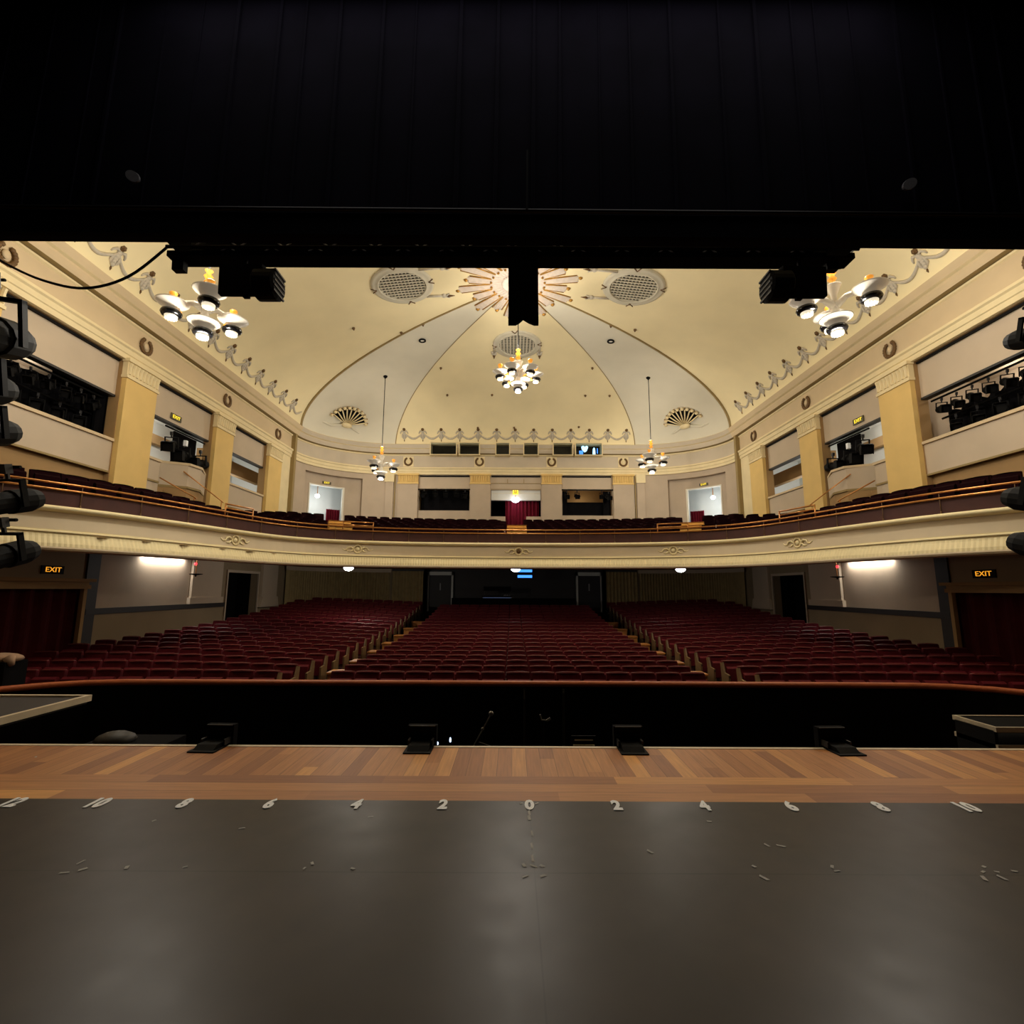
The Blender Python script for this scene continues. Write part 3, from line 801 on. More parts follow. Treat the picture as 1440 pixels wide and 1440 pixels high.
ch = [('large white glass chandelier at the left beside the truss lantern', -7.02, 10.3, 7.70, 3, .78, rad(-52), .88, 570),
      ('large white glass chandelier at the right, partly behind the truss lantern', 7.05, 10.3, 7.84, 3, .78, rad(-54), .88, 570),
      ('white glass chandelier with six outer bowls below the sunburst rose', 0.05, 17.4, 9.36, 6, .72, rad(10), .93, 860),
      ('white glass chandelier on a long rod before the left rear door', -6.70, 24.2, 7.60, 3, .66, rad(10), 0.90, 330),
      ('white glass chandelier on a long rod before the right rear door', 6.80, 24.2, 7.98, 3, .66, rad(5), 0.90, 330)]
for (lab, x, y, z, n, R_, a0, sc, pw) in ch:
    zt = ceil_z(x, y)
    chandelier(lab, x, y, z, n, R_, a0, zt + .02, sc)
    add_point('chandelier_bulb_upper', (x, y, z + 1.3 * sc), pw * .45, WARM, .3)
    add_point('chandelier_bulb_lower', (x, y, z - 1.05 * sc), pw * .53, WARM, .25)

# ------------------------------------------------------------------ side walls
def bx(sd, a, b, y0, y1, z0, z1, m=None):
    """box between distances a, b from the centre plane on side sd"""
    m = m or MB(); return m.box(min(sd * a, sd * b), max(sd * a, sd * b), y0, y1, z0, z1)
BAYS = [(10.05, 13.55), (14.83, 17.98), (19.18, 22.08)]
PILS = [(8.75, 10.05), (13.55, 14.83), (17.98, 19.18), (22.08, 23.36)]
for sd in (-1, 1):
    S = SIDE[sd]
    # stalls level wall
    m = MB()
    bx(sd, W, W + .3, 5.3, 9.7, -2.6, 3.0, m); bx(sd, W, W + .3, 9.7, 13.2, 1.5, 3.0, m)
    bx(sd, W, W + .3, 13.2, 19.8, -2.6, 3.0, m); bx(sd, W, W + .3, 19.8, 22.2, 2.15, 3.0, m); bx(sd, W, W + .3, 22.2, 24.5, -2.6, 3.0, m)
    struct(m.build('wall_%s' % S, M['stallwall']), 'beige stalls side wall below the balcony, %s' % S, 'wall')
    m = MB(); bx(sd, W - .06, W, 13.32, 19.7, .82, .98, m)
    struct(m.build('trim_9', M['dado']), 'dark dado band along the %s stalls wall' % S, 'trim')
    m = MB(); bx(sd, W - .05, W, 13.22, 13.62, -1.3, 2.6, m)
    struct(m.build('trim_10', M['dado']), 'dark upright strip beside the %s front exit' % S, 'trim')
    m = MB(); bx(sd, W - .02, W, 13.64, 17.5, .98, 2.75, m)
    struct(m.build('wall_panel_%s' % S, M['mauve']), 'pale painted panel above the dado on the %s stalls wall' % S, 'wall panel')
    # shallow pilaster with base
    m = MB(); bx(sd, W - .10, W, 17.55, 19.35, .98, 2.75, m); bx(sd, W - .14, W, 17.45, 19.45, .98, 1.2, m)
    struct(m.build('pilaster_stalls', M['beige']), 'pale shallow pilaster with base on the %s stalls wall' % S, 'pilaster')
    m = MB(); bx(sd, W - .12, W, 22.45, 23.85, .7, 2.75, m)
    m.prism([(22.3, .7), (24.0, .7), (23.85, 1.15), (22.45, 1.15)], 0, .18, Matrix(((0, 0, -sd, sd * W), (1, 0, 0, 0), (0, 1, 0, 0), (0, 0, 0, 1))))
    struct(m.build('pilaster_stalls', M['beige']), 'pale pilaster with flared base beside the %s stalls curtain' % S, 'pilaster')
    # front exit : surround, curtain
    m = MB(); bx(sd, W - .14, W, 9.6, 13.3, 1.5, 1.6, m); bx(sd, W - .08, W, 9.6, 13.3, 1.6, 1.68, m); bx(sd, W - .18, W, 9.5, 13.4, 1.68, 1.76, m)
    bx(sd, W - .1, W, 13.14, 13.24, -1.2, 1.5, m)
    struct(m.build('door_1_frame', M['brown']), 'moulded door surround at the %s front exit' % S, 'door surround')
    m = MB(); n = 44
    for i in range(n):
        y0, y1 = 9.7 + 3.5 * i / n, 9.7 + 3.5 * (i + 1) / n
        d0, d1 = .12 + .06 * sin(i * 1.1), .12 + .06 * sin((i + 1) * 1.1)
        m.quad((sd * (W + d0), y0, -1.3), (sd * (W + d1), y1, -1.3), (sd * (W + d1), y1, 1.5), (sd * (W + d0), y0, 1.5))
    tag(m.build('exit_curtain', M['dkredcurt'], None, True), 'dark red curtain filling the %s front exit' % S, 'curtain')
    # rear stalls door recess
    m = MB(); bx(sd, W + .9, W + 1.0, 19.6, 22.4, -1, 2.3, m); bx(sd, W + .3, W + .95, 19.7, 19.8, -1, 2.3, m); bx(sd, W + .3, W + .95, 22.2, 22.3, -1, 2.3, m); bx(sd, W + .3, W + .95, 19.7, 22.3, 2.15, 2.3, m)
    struct(m.build('door_2', M['void']), 'dark doorway in the %s stalls wall beside the curtain' % S, 'doorway')
    m = MB(); bx(sd, W - .06, W + .02, 19.74, 19.82, -1, 2.15, m); bx(sd, W - .06, W + .02, 22.2, 22.28, -1, 2.15, m); bx(sd, W - .06, W, 19.74, 22.28, 2.15, 2.25, m)
    struct(m.build('door_2_frame', M['beige']), 'pale door frame in the %s stalls wall' % S, 'door frame')
    # exit sign over the front exit
    r = thing('exit_sign', 'orange lit exit sign above the %s front exit' % S, 'exit sign', (sd * (W - .03), 12.25, 1.96), (0, 0, 0))
    MB().box(-.03 if sd < 0 else 0, 0 if sd < 0 else .03, -.3, .3, -.1, .1).build('housing', M['blk'], r)
    text_part('lettering', 'EXIT', .17, M['exitor'], r, (-sd * .008, 0, 0), (PI / 2, 0, PI / 2 if sd < 0 else -PI / 2), .003, 1.25)
    # wall lamp in the niche, hanging lamp with red tip
    r = thing('wall_light', 'long wall light glowing below the balcony on the %s stalls wall' % S, 'wall light', (sd * (W - .06), 16.1, 2.58))
    MB().box(-.06, .06, -1.1, 1.1, -.03, .03).build('fitting', M['blk'], r)
    MB().box(-.04, .04, -1.05, 1.05, -.045, -.03).build('tube', M['globe'], r)
    l = D.lights.new('wall_light_glow', 'AREA'); l.shape = 'RECTANGLE'; l.size = .08; l.size_y = 2.0; l.energy = 30; l.color = (1, .95, .86)
    lo = D.objects.new('wall_light_glow', l); COL.objects.link(lo); lo.location = (sd * (W - .12), 16.1, 2.50)
    r = thing('hanging_lamp', 'brass hanging lamp with black dish and red tip by the %s stalls pilaster' % S, 'hanging lamp', (sd * (W - .5), 17.05, 1.98))
    MB().tube([(0, 0, .03), (0, 0, .62)], .014).build('stem', M['brass'], r)
    MB().lathe([(.02, -.07), (.03, -.02), (.20, .01), (.21, .03), (.03, .04)], 18).build('dish', M['blk'], r, True)
    MB().sphere((0, -.06, .36), .05).build('red_tip', M['redlit'], r, True)
    # upper wall pieces
    m = MB(); bx(sd, W, W + .3, 5.3, 10.05, 3.0, 9.8, m); bx(sd, W, W + .3, 13.55, 14.83, 3.0, 9.8, m); bx(sd, W, W + .3, 17.98, 19.18, 3.0, 9.8, m); bx(sd, W, W + .3, 22.08, 24.5, 3.0, 9.8, m)
    for (y0, y1) in BAYS: bx(sd, W + .02, W + .3, y0, y1, 8.05, 9.8, m); bx(sd, W + .15, W + .3, y0, y1, 3.0, 4.75, m)
    struct(m.build('wall_upper_%s' % S, M['brown']), 'upper side wall with box openings, %s' % S, 'wall')
    for i, (y0, y1) in enumerate(PILS):
        m = MB(); bx(sd, W - .14, W + .02, y0 + .02, y1 - .02, 3.1, 7.55, m)
        r = m.build('pilaster', M['yellow']); struct(r, 'yellow wall pilaster on the %s, %s from the stage' % (S, ORD[i]), 'pilaster')
        m = MB(); bx(sd, W - .18, W, y0 - .02, y1 + .02, 7.52, 7.6, m); bx(sd, W - .15, W, y0, y1, 7.6, 8.0, m); bx(sd, W - .22, W, y0 - .04, y1 + .04, 8.0, 8.1, m)
        n = 9
        for k in range(n):
            yy = y0 + .08 + (y1 - y0 - .16) * k / (n - 1)
            m.tube([(sd * (W - .155), yy, 7.64), (sd * (W - .165), yy, 7.85), (sd * (W - .19), yy, 7.97)], [.045, .05, .055], 6)
        m.build('capital', M['cream'], r)
    m = MB(); bx(sd, W - .06, W, 23.5, 24.4, 3.1, 8.06, m)
    struct(m.build('trim_11', M['cream']), 'plain cream pier at the rear of the %s wall' % S, 'pier')
    # box openings
    for i, (y0, y1) in enumerate(BAYS):
        pos = ('front', 'middle', 'rear')[i]
        m = MB(); bx(sd, W + .12, W + .26, y0, y1, 6.98, 8.02, m)
        r = m.build('blind_panel', M['beige']); tag(r, 'beige header panel above the %s %s box' % (S, pos), 'header panel')
        m = MB(); bx(sd, W + .1, W + .3, y0, y1, 6.92, 6.98, m); m.build('bottom_bar', M['dkgrey'], r)
        m = MB(); bx(sd, W + .04, W + .1, y0 + .05, y1 - .05, 7.98, 8.03, m); m.build('shadow_line', M['blk'], r)  # black strip painted in as the shadow line above the panel
        if i != 1:
            m = MB(); bx(sd, W + .02, W + .16, y0, y1, 4.75, 5.6, m)
            r = m.build('box_front', M['beige']); tag(r, 'beige parapet of the %s %s box' % (S, pos), 'parapet')
            m = MB(); bx(sd, W - .04, W + .2, y0, y1, 5.6, 5.68, m); m.build('ledge', M['frieze'], r)
            m = MB(); bx(sd, W - .0, W + .06, y0, y1, 4.70, 4.75, m); m.build('lower_bead', M['olive'], r)
        else:
            m = MB(); bx(sd, W + .02, W + .16, y0, 15.5, 3.6, 5.5, m)
            r = m.build('box_front', M['beige']); tag(r, 'short beige parapet beside the steps of the %s middle box' % S, 'parapet')
            m = MB(); bx(sd, W - .03, W + .2, y0, 15.52, 5.5, 5.58, m); m.build('ledge', M['frieze'], r)
            m = MB(); bx(sd, W - .01, W + .05, y0, 15.5, 4.82, 4.88, m); m.build('moulding', M['olive'], r)
            P = [(sd * 11.85, 15.75), (sd * 11.0, 16.25), (sd * 10.95, 16.85), (sd * 11.4, 17.85), (sd * 12.4, 17.85), (sd * 12.4, 15.75)]
            r = thing('lantern_platform', 'beige angled box platform carrying lanterns in the %s middle opening' % S, 'platform', (0, 0, 0))
            MB().prism(P, 4.85, 5.58).build('upper_panel', M['beige'], r)
            MB().prism(P, 3.4, 4.85).build('lower_panel', M['brown'], r)
            Q = [(sd * (abs(x) - .05) if k in (1, 2) else x, y) for k, (x, y) in enumerate(P)]
            MB().prism(Q, 5.58, 5.66).build('top_ledge', M['frieze'], r)
            MB().prism(Q, 4.8, 4.87).build('moulding', M['olive'], r)
    # interiors behind the openings
    for nm, y0, y1, xo, zc in (('front', 9.6, 13.9, W + 2.3, 7.6), ('rear', 14.4, 24.2, W + 2.7, 7.9)):
        m = MB()
        m.quad((sd * xo, y0, 4.7), (sd * xo, y1, 4.7), (sd * xo, y1, zc), (sd * xo, y0, zc))
        m.quad((sd * (W + .28), y0, zc), (sd * xo, y0, zc), (sd * xo, y1, zc), (sd * (W + .28), y1, zc))
        m.quad((sd * (W + .16), y0, 4.75), (sd * xo, y0, 4.75), (sd * xo, y1, 4.75), (sd * (W + .16), y1, 4.75))
        for yy in (y0, y1): m.quad((sd * (W + .3), yy, 4.75), (sd * xo, yy, 4.75), (sd * xo, yy, zc), (sd * (W + .3), yy, zc))
        struct(m.build('wall_box_%s_%s' % (nm, S), M['white'] if nm == 'rear' else M['beige']), 'pale interior behind the %s %s openings' % (S, nm), 'box interior')
    m = MB(); bx(sd, W + 2.45, W + 2.68, 14.45, 20.6, 7.0, 7.35, m)
    struct(m.build('beam_box', M['brown']), 'brown beam along the %s corridor wall' % S, 'beam')
    m = MB(); bx(sd, W + 1.2, W + 1.45, 19.4, 24.1, 6.55, 7.1, m)
    struct(m.build('beam_box', M['brown']), 'brown beam across the %s rear box' % S, 'beam')
    add_point('box_lamp', (sd * (W + 1.6), 12.6, 7.3), 16 if sd < 0 else 26, (1, .92, .8), .1)
    add_point('box_lamp', (sd * (W + 1.7), 17.6, 7.2), 45, (1, .96, .9), .1)
    add_point('box_lamp', (sd * (W + 1.9), 22.0, 6.3), 40, (.92, .95, 1.0), .1)

# ------------------------------------------------------------------ curved corners and back wall, upper level
def curved(m, sd, t0, t1, z0, z1, n0=0.0, k=14):
    for i in range(k):
        a = ell(sd, rad(t0 + (t1 - t0) * i / k), n0); b = ell(sd, rad(t0 + (t1 - t0) * (i + 1) / k), n0)
        m.quad((a[0], a[1], z0), (b[0], b[1], z0), (b[0], b[1], z1), (a[0], a[1], z1))
def radial(m, sd, t, na, nb, z0, z1):
    a = ell(sd, rad(t), na); b = ell(sd, rad(t), nb)
    m.quad((a[0], a[1], z0), (b[0], b[1], z0), (b[0], b[1], z1), (a[0], a[1], z1))
def arcslab(m, sd, t0, t1, na, nb, z, k=14):
    for i in range(k):
        a = ell(sd, rad(t0 + (t1 - t0) * i / k), na); b = ell(sd, rad(t0 + (t1 - t0) * (i + 1) / k), na)
        c = ell(sd, rad(t0 + (t1 - t0) * (i + 1) / k), nb); d = ell(sd, rad(t0 + (t1 - t0) * i / k), nb)
        m.quad((a[0], a[1], z), (b[0], b[1], z), (c[0], c[1], z), (d[0], d[1], z))
for sd in (-1, 1):
    S = SIDE[sd]
    m = MB()
    curved(m, sd, 0, 20, 3.0, 8.1); curved(m, sd, 66, 90, 3.0, 8.1); curved(m, sd, 20, 66, 7.75, 8.1)
    curved(m, sd, 20, 28, 3.0, 7.75, -.30, 5); curved(m, sd, 53, 66, 3.0, 7.75, -.30, 6); curved(m, sd, 28, 53, 7.15, 7.75, -.30)
    arcslab(m, sd, 20, 66, 0, -.30, 7.75); radial(m, sd, 20, 0, -.30, 3, 7.75); radial(m, sd, 66, 0, -.30, 3, 7.75)
    struct(m.build('wall_corner_%s' % S, M['mauve']), 'curved mauve wall at the %s rear of the balcony' % S, 'wall')
    m = MB()
    for t0, t1 in ((27.2, 28.2), (52.8, 54)):
        curved(m, sd, t0, t1, 4.3, 7.18, -.26, 2); radial(m, sd, t0, -.26, -.5, 4.3, 7.18); radial(m, sd, t1, -.26, -.5, 4.3, 7.18)
    curved(m, sd, 27.2, 54, 7.12, 7.18, -.26); arcslab(m, sd, 27.2, 54, -.26, -.5, 7.12)
    struct(m.build('door_3_frame', M['whitetrim']), 'white frame of the %s rear balcony door' % S, 'door frame')
    m = MB(); curved(m, sd, 10, 75, 4.2, 7.6, -1.9, 20); arcslab(m, sd, 10, 75, -.36, -1.9, 7.5, 20); arcslab(m, sd, 10, 75, -.2, -1.9, 4.25, 20)
    radial(m, sd, 10, -.4, -1.9, 4.2, 7.6); radial(m, sd, 75, -.4, -1.9, 4.2, 7.6)
    curved(m, sd, 20, 28, 4.2, 7.6, -.38, 4); curved(m, sd, 53, 66, 4.2, 7.6, -.38, 4)
    struct(m.build('wall_lobby_%s' % S, M['white']), 'white lobby behind the %s rear balcony door' % S, 'lobby wall')
    m = MB(); n = 24
    for i in range(n):
        t0 = 44 + 9 * i / n; t1 = 44 + 9 * (i + 1) / n
        a = ell(sd, rad(t0), -.75 + .05 * sin(i * 1.5)); b = ell(sd, rad(t1), -.75 + .05 * sin((i + 1) * 1.5))
        m.quad((a[0], a[1], 4.25), (b[0], b[1], 4.25), (b[0], b[1], 5.95), (a[0], a[1], 5.95))
    tag(m.build('door_curtain', M['redcurt'], None, True), 'red curtain hanging in the %s rear balcony doorway' % S, 'curtain')
    p = ell(sd, rad(37.5), -.75)
    r = thing('globe_lamp', 'white globe lamp glowing in the %s rear balcony doorway' % S, 'globe lamp', (p[0], p[1], 6.62))
    MB().sphere((0, 0, 0), .13, 14, 9, (1, 1, .8)).build('globe', M['globe'], r, True)
    MB().tube([(0, 0, .1), (0, 0, .88)], .02).build('stem', M['brass'], r)
    add_point('lobby_lamp', (p[0], p[1], 6.3), 45, (.85, .93, 1.0), .12)
    p = ell(sd, rad(41), -.27)
    r = thing('exit_sign', 'yellow lit exit sign above the %s rear balcony door' % S, 'exit sign', (p[0], p[1], 7.33), (0, 0, math.atan2(p[3], p[2]) + PI / 2))
    MB().box(-.24, .24, -.02, .03, -.07, .07).build('housing', M['exitbox'], r)
    text_part('lettering', 'EXIT', .15, M['exit'], r, (0, -.024, 0), (PI / 2, 0, 0), .003, 1.05)

BP = [(-6.74, -5.59), (-2.58, -1.44), (1.54, 2.68), (5.65, 6.83)]
m = MB()
for (x0, x1) in ((-7.0, -5.55), (-2.62, -1.4), (1.5, 2.72), (5.6, 7.0)): m.box(x0, x1, 28.2, 28.5, 3, 8.1)
m.box(-5.55, -2.62, 28.25, 28.5, 3, 5.98); m.box(2.72, 5.6, 28.25, 28.5, 3, 5.72); m.box(-1.4, -.55, 28.25, 28.5, 3, 5.65); m.box(.65, 1.5, 28.25, 28.5, 3, 5.65)
m.box(-7, 7, 28.3, 28.5, 8.03, 9.17)
struct(m.build('wall_back', M['mauve']), 'mauve back wall of the balcony with three openings', 'wall')
for i, (x0, x1) in enumerate(BP):
    r = MB().box(x0, x1, 28.08, 28.2, 3.1, 7.55).build('pilaster', M['mauve']); struct(r, 'mauve pilaster with yellow capital on the back wall, %s from the left' % ORD[i], 'pilaster')
    m = MB().box(x0 - .03, x1 + .03, 28.04, 28.2, 7.5, 7.58).box(x0, x1, 28.07, 28.2, 7.58, 8.0).box(x0 - .05, x1 + .05, 28.0, 28.2, 8.0, 8.1)
    for k in range(8):
        xx = x0 + .1 + (x1 - x0 - .2) * k / 7
        m.tube([(xx, 28.06, 7.62), (xx, 28.05, 7.85), (xx, 28.03, 7.97)], [.045, .05, .055], 6)
    m.build('capital', M['yellow'], r)
for sd in (-1, 1):
    m = MB().box(min(sd * 7.0, sd * 7.45), max(sd * 7.0, sd * 7.45), 28.05, 28.25, 3.1, 8.06)
    r = struct(m.build('trim_12', M['mauve']), 'narrow pier beside the outer back wall pilaster, %s' % SIDE[sd], 'pier')
    MB().box(min(sd * 6.96, sd * 7.5), max(sd * 6.96, sd * 7.5), 28.0, 28.2, 7.6, 8.1).build('capital', M['cream'], r)
    MB().tube([(sd * 6.92, 28.1, 3.2), (sd * 6.92, 28.1, 8.0)], .035, 6).build('drain_pipe', M['olive'], r)
# openings
for x0, x1, nm in ((-5.55, -2.62, 'left'), (-1.4, 1.5, 'central'), (2.72, 5.6, 'right')):
    r = tag(MB().box(x0, x1, 28.32, 28.42, 7.2, 8.03).build('blind_panel', M['beige']), 'beige header panel in the %s back wall opening' % nm, 'header panel')
    MB().box(x0 + .03, x1 - .03, 28.26, 28.32, 7.96, 8.03).build('shadow_line', M['blk'], r)  # black strip standing in for the shade at the panel top
    if nm == 'central':
        MB().box(x0, x1, 28.29, 28.32, 7.58, 7.61).build('slat', M['olive'], r); MB().box(x0, x1, 28.29, 28.32, 7.23, 7.26).build('slat', M['olive'], r)
        MB().box(-.45, -.42, 28.29, 28.32, 7.61, 7.85).build('bracket', M['olive'], r); MB().box(.5, .53, 28.29, 28.32, 7.61, 7.85).build('bracket', M['olive'], r)
m = MB()   # rooms behind the openings
for x0, x1 in ((-5.6, -2.6), (2.7, 5.65)):
    m.quad((x0, 31, 3.5), (x1, 31, 3.5), (x1, 31, 8.1), (x0, 31, 8.1))
    m.quad((x0, 28.5, 8.05), (x1, 28.5, 8.05), (x1, 31, 8.05), (x0, 31, 8.05)); m.quad((x0, 28.4, 4.6), (x1, 28.4, 4.6), (x1, 31, 4.6), (x0, 31, 4.6))
    for x in (x0, x1): m.quad((x, 28.4, 4.6), (x, 31, 4.6), (x, 31, 8.1), (x, 28.4, 8.1))
struct(m.build('wall_control_room', M['brown']), 'rooms behind the outer back wall openings', 'wall')
m = MB(); m.quad((-1.45, 30.5, 3.5), (1.55, 30.5, 3.5), (1.55, 30.5, 8.1), (-1.45, 30.5, 8.1))
for x in (-1.45, 1.55): m.quad((x, 28.4, 4.4), (x, 30.5, 4.4), (x, 30.5, 8.1), (x, 28.4, 8.1))
m.quad((-1.45, 28.4, 7.2), (1.55, 28.4, 7.2), (1.55, 30.5, 7.2), (-1.45, 30.5, 7.2)); m.quad((-1.45, 28.4, 4.4), (1.55, 28.4, 4.4), (1.55, 30.5, 4.4), (-1.45, 30.5, 4.4))
struct(m.build('wall_vestibule', M['void']), 'dark vestibule behind the central back wall opening', 'wall')
r = tag(MB().box(-1.38, 1.48, 28.42, 28.6, 6.62, 7.2).build('door_pelmet', M['white']), 'white pelmet across the central back wall opening', 'pelmet')
MB().box(-1.38, 1.48, 28.40, 28.42, 7.0, 7.03).build('bead', M['whitetrim'], r)
m = MB(); n = 44
for i in range(n):
    x0 = -.55 + 1.95 * i / n; x1 = -.55 + 1.95 * (i + 1) / n
    d0 = .07 * sin(i * 1.35); d1 = .07 * sin((i + 1) * 1.35)
    m.quad((x0, 28.75 + d0, 4.4), (x1, 28.75 + d1, 4.4), (x1, 28.75 + d1, 6.66), (x0, 28.75 + d0, 6.66))
tag(m.build('door_curtain', M['redcurt'], None, True), 'deep red curtain in the central back wall opening', 'curtain')
r = thing('globe_lamp', 'white globe lamp glowing before the central red curtain', 'globe lamp', (.03, 28.3, 6.6))
MB().sphere((0, 0, 0), .19, 14, 9, (1.2, 1, .7)).build('globe', M['globe'], r, True)
MB().tube([(0, 0, .1), (0, .1, .62)], .02).build('stem', M['brass'], r)
add_point('vestibule_lamp', (.03, 28.15, 6.35), 9, (.95, .95, 1.0), .1)
r = thing('exit_sign', 'square yellow sign above the central globe lamp', 'exit sign', (.03, 28.36, 7.12))
MB().box(-.15, .15, -.03, 0, -.17, .17).build('housing', M['exit'], r)
m = MB().box(-.08, -.05, -.036, -.03, -.1, .1).box(.05, .08, -.036, -.03, -.1, .1).box(-.05, .05, -.036, -.03, -.1, -.07).box(-.02, .02, -.036, -.03, -.07, .06)
m.build('symbol', M['exitbox'], r)
# black lantern bays in the outer openings
r = tag(MB().box(-5.5, -2.66, 28.9, 29.0, 5.9, 7.25).build('black_masking', M['blkmatt']), 'black masking cloth filling the left back wall opening', 'masking cloth')
r = tag(MB().box(2.9, 5.2, 28.9, 29.0, 5.6, 6.6).build('black_masking', M['blkmatt']), 'black masking cloth low in the right back wall opening', 'masking cloth')
m = MB(); n = 30
for x0, x1 in ((2.74, 3.05), (5.15, 5.58)):
    m.box(x0, x1, 28.6, 28.7, 5.7, 7.2)
tag(m.build('side_drape', M['blkmatt']), 'black drapes at both sides of the right back wall opening', 'drape')
add_point('control_room_lamp', (4.2, 30.2, 6.9), 14, (1, .85, .6), .08)
# booth windows
m = MB(); m.box(-5.6, 5.6, 30.0, 30.1, 8.8, 10.6)
for z in (8.95, 10.3): m.quad((-5.6, 28.35, z), (5.6, 28.35, z), (5.6, 30, z), (-5.6, 30, z))
for x in (-5.6, 5.6): m.quad((x, 28.35, 8.9), (x, 30, 8.9), (x, 30, 10.4), (x, 28.35, 10.4))
struct(m.build('wall_projection_booth', M['void']), 'dark projection booth behind the six windows', 'wall')
for i, (x0, x1) in enumerate(WINS):
    r = thing('window_%d' % (i + 1), 'dark booth window above the back cornice, %s from the left' % ORD[i] if i < 5 else 'booth window with blue light inside, rightmost above the back cornice', 'window', (0, 0, 0), kind='structure')
    m = MB(); y0, y1 = 27.70, 28.36
    m.box(x0 - .05, x0, y0, y1, 9.12, 9.90); m.box(x1, x1 + .05, y0, y1, 9.12, 9.88); m.box(x0, x1, y0, y1, 9.13, 9.17); m.box(x0, x1, y0, y1, 9.84, 9.88)
    m.build('window_frame', M['cream'], r)
    MB().box(x0, x1, 27.715, 27.725, 9.17, 9.84).build('window_pane', M['glass'], r)
r = thing('booth_monitor', 'cyan-white heart-shaped glow behind the rightmost booth window', 'monitor', (4.02, 27.85, 9.47))
MB().prism([(-.17, .05), (-.2, .2), (-.1, .28), (0, .2), (.12, .28), (.2, .18), (.1, -.05), (-.02, -.12)], 0, .04, Matrix(((1, 0, 0, 0), (0, 0, 1, 0), (0, 1, 0, 0), (0, 0, 0, 1)))).build('screen', M['cyanlit'], r)
MB().box(-.32, -.1, .02, .06, -.22, -.02).build('blue_panel', M['bluelit'], r)
r = thing('booth_monitor', 'narrow cyan-white glow behind the rightmost booth window', 'monitor', (4.55, 27.85, 9.44))
MB().prism([(-.08, -.2), (.08, -.2), (.06, .12), (0, .2), (-.06, .12)], 0, .04, Matrix(((1, 0, 0, 0), (0, 0, 1, 0), (0, 1, 0, 0), (0, 0, 0, 1)))).build('screen', M['cyanlit'], r)
MB().box(.17, .22, .0, .04, -.15, .15).build('blue_panel', M['bluelit'], r)

# ------------------------------------------------------------------ balcony
HALF = [(0, 18.24), (1.5, 18.2), (3.0, 18.08), (4.4, 17.83), (5.7, 17.42), (6.7, 16.86), (7.45, 16.05), (7.95, 15.0), (8.32, 13.7), (8.7, 12.36), (9.15, 11.0), (9.7, 9.95), (10.4, 8.9), (11.4, 7.7)]
def crom(P, k=8):
    out = []
    for i in range(len(P) - 1):
        p0 = P[i - 1] if i else (-P[1][0], P[1][1]); p1, p2 = P[i], P[i + 1]; p3 = P[i + 2] if i + 2 < len(P) else (2 * p2[0] - p1[0], 2 * p2[1] - p1[1])
        for q in range(k):
            t = q / k
            out.append(tuple(.5 * (2 * p1[c] + (p2[c] - p0[c]) * t + (2 * p0[c] - 5 * p1[c] + 4 * p2[c] - p3[c]) * t * t + (3 * p1[c] - p0[c] - 3 * p2[c] + p3[c]) * t ** 3) for c in (0, 1)))
    return out + [P[-1]]
hc = crom(HALF, 10)
full = [(-x, y) for x, y in hc[::-1]] + hc[1:]
# resample evenly
def resample(P, d):
    out = [P[0]]; acc = 0.0
    for i in range(1, len(P)):
        a, b = Vector(P[i - 1]), Vector(P[i]); l = (b - a).length; pos = d - acc
        while pos <= l:
            out.append(tuple(a + (b - a) * (pos / l))); pos += d
        acc = l - (pos - d)
    return out
def with_normals(P):
    r = []
    for i, p in enumerate(P):
        a, b = P[max(0, i - 1)], P[min(len(P) - 1, i + 1)]
        tx, ty = b[0] - a[0], b[1] - a[1]; l = sqrt(tx * tx + ty * ty)
        r.append((p[0], p[1], ty / l, -tx / l))      # towards the stage
    return r
FP = with_normals(resample(full, .25))
FPF = with_normals(resample(full, .0225))
r = thing('balcony_front', 'curved cream and mauve balcony front', 'balcony front', (0, 0, 0), kind='structure')
m = MB().sweep(FP, [(-.25, 3.12), (-.25, 3.20), (.04, 3.21), (.09, 3.19), (.10, 3.15), (.08, 3.11), (.03, 3.09), (-.03, 3.08)]); m.build('ledge', M['balcream'], r, True)
m = MB().sweep(FP, [(-.03, 3.08), (.02, 2.72), (.02, 2.70), (.05, 2.68), (.05, 2.66), (.03, 2.64), (.03, 2.62)], [0, 1, 1, 1, 2, 1]); m.build('frieze', [M['balcony'], M['balcream'], M['olive']], r)
m = MB(); vs = len(m.v)
prof = [(.03, 2.62), (.045, 2.57), (.08, 2.50), (.115, 2.43), (.13, 2.36)]
for i, (x, y, nx, ny) in enumerate(FPF):
    o = (-.005, .0, .004, .0)[i % 4]
    for (n, z) in prof: m.v.append((x + nx * (n + o), y + ny * (n + o), z))
k = len(prof)
for i in range(len(FPF) - 1):
    for j in range(k - 1): a = i * k + j; m.face((a, a + 1, a + k + 1, a + k))
m.build('fluted_moulding', M['balcream'], r)
m = MB().sweep(FP, [(.13, 2.36), (.14, 2.33), (.12, 2.29), (.02, 2.26), (-.3, 2.28), (-.9, 2.62)]); m.build('lower_lip', M['balcony'], r)
m = MB().sweep(FP, [(-.13, 3.2), (-.13, 3.55), (-.19, 3.55), (-.19, 3.0)]); m.build('upstand', M['redbal'], r)
def fp_at(x=None, y=None, sd=1):
    best = None
    for p in FP:
        if sd * p[0] < -1e-6 and (x is None): continue
        d = abs(p[0] - x) if x is not None else abs(p[1] - y)
        if y is not None and x is not None: d += abs(p[1] - y)
        if best is None or d < best[0]: best = (d, p)
    return best[1]
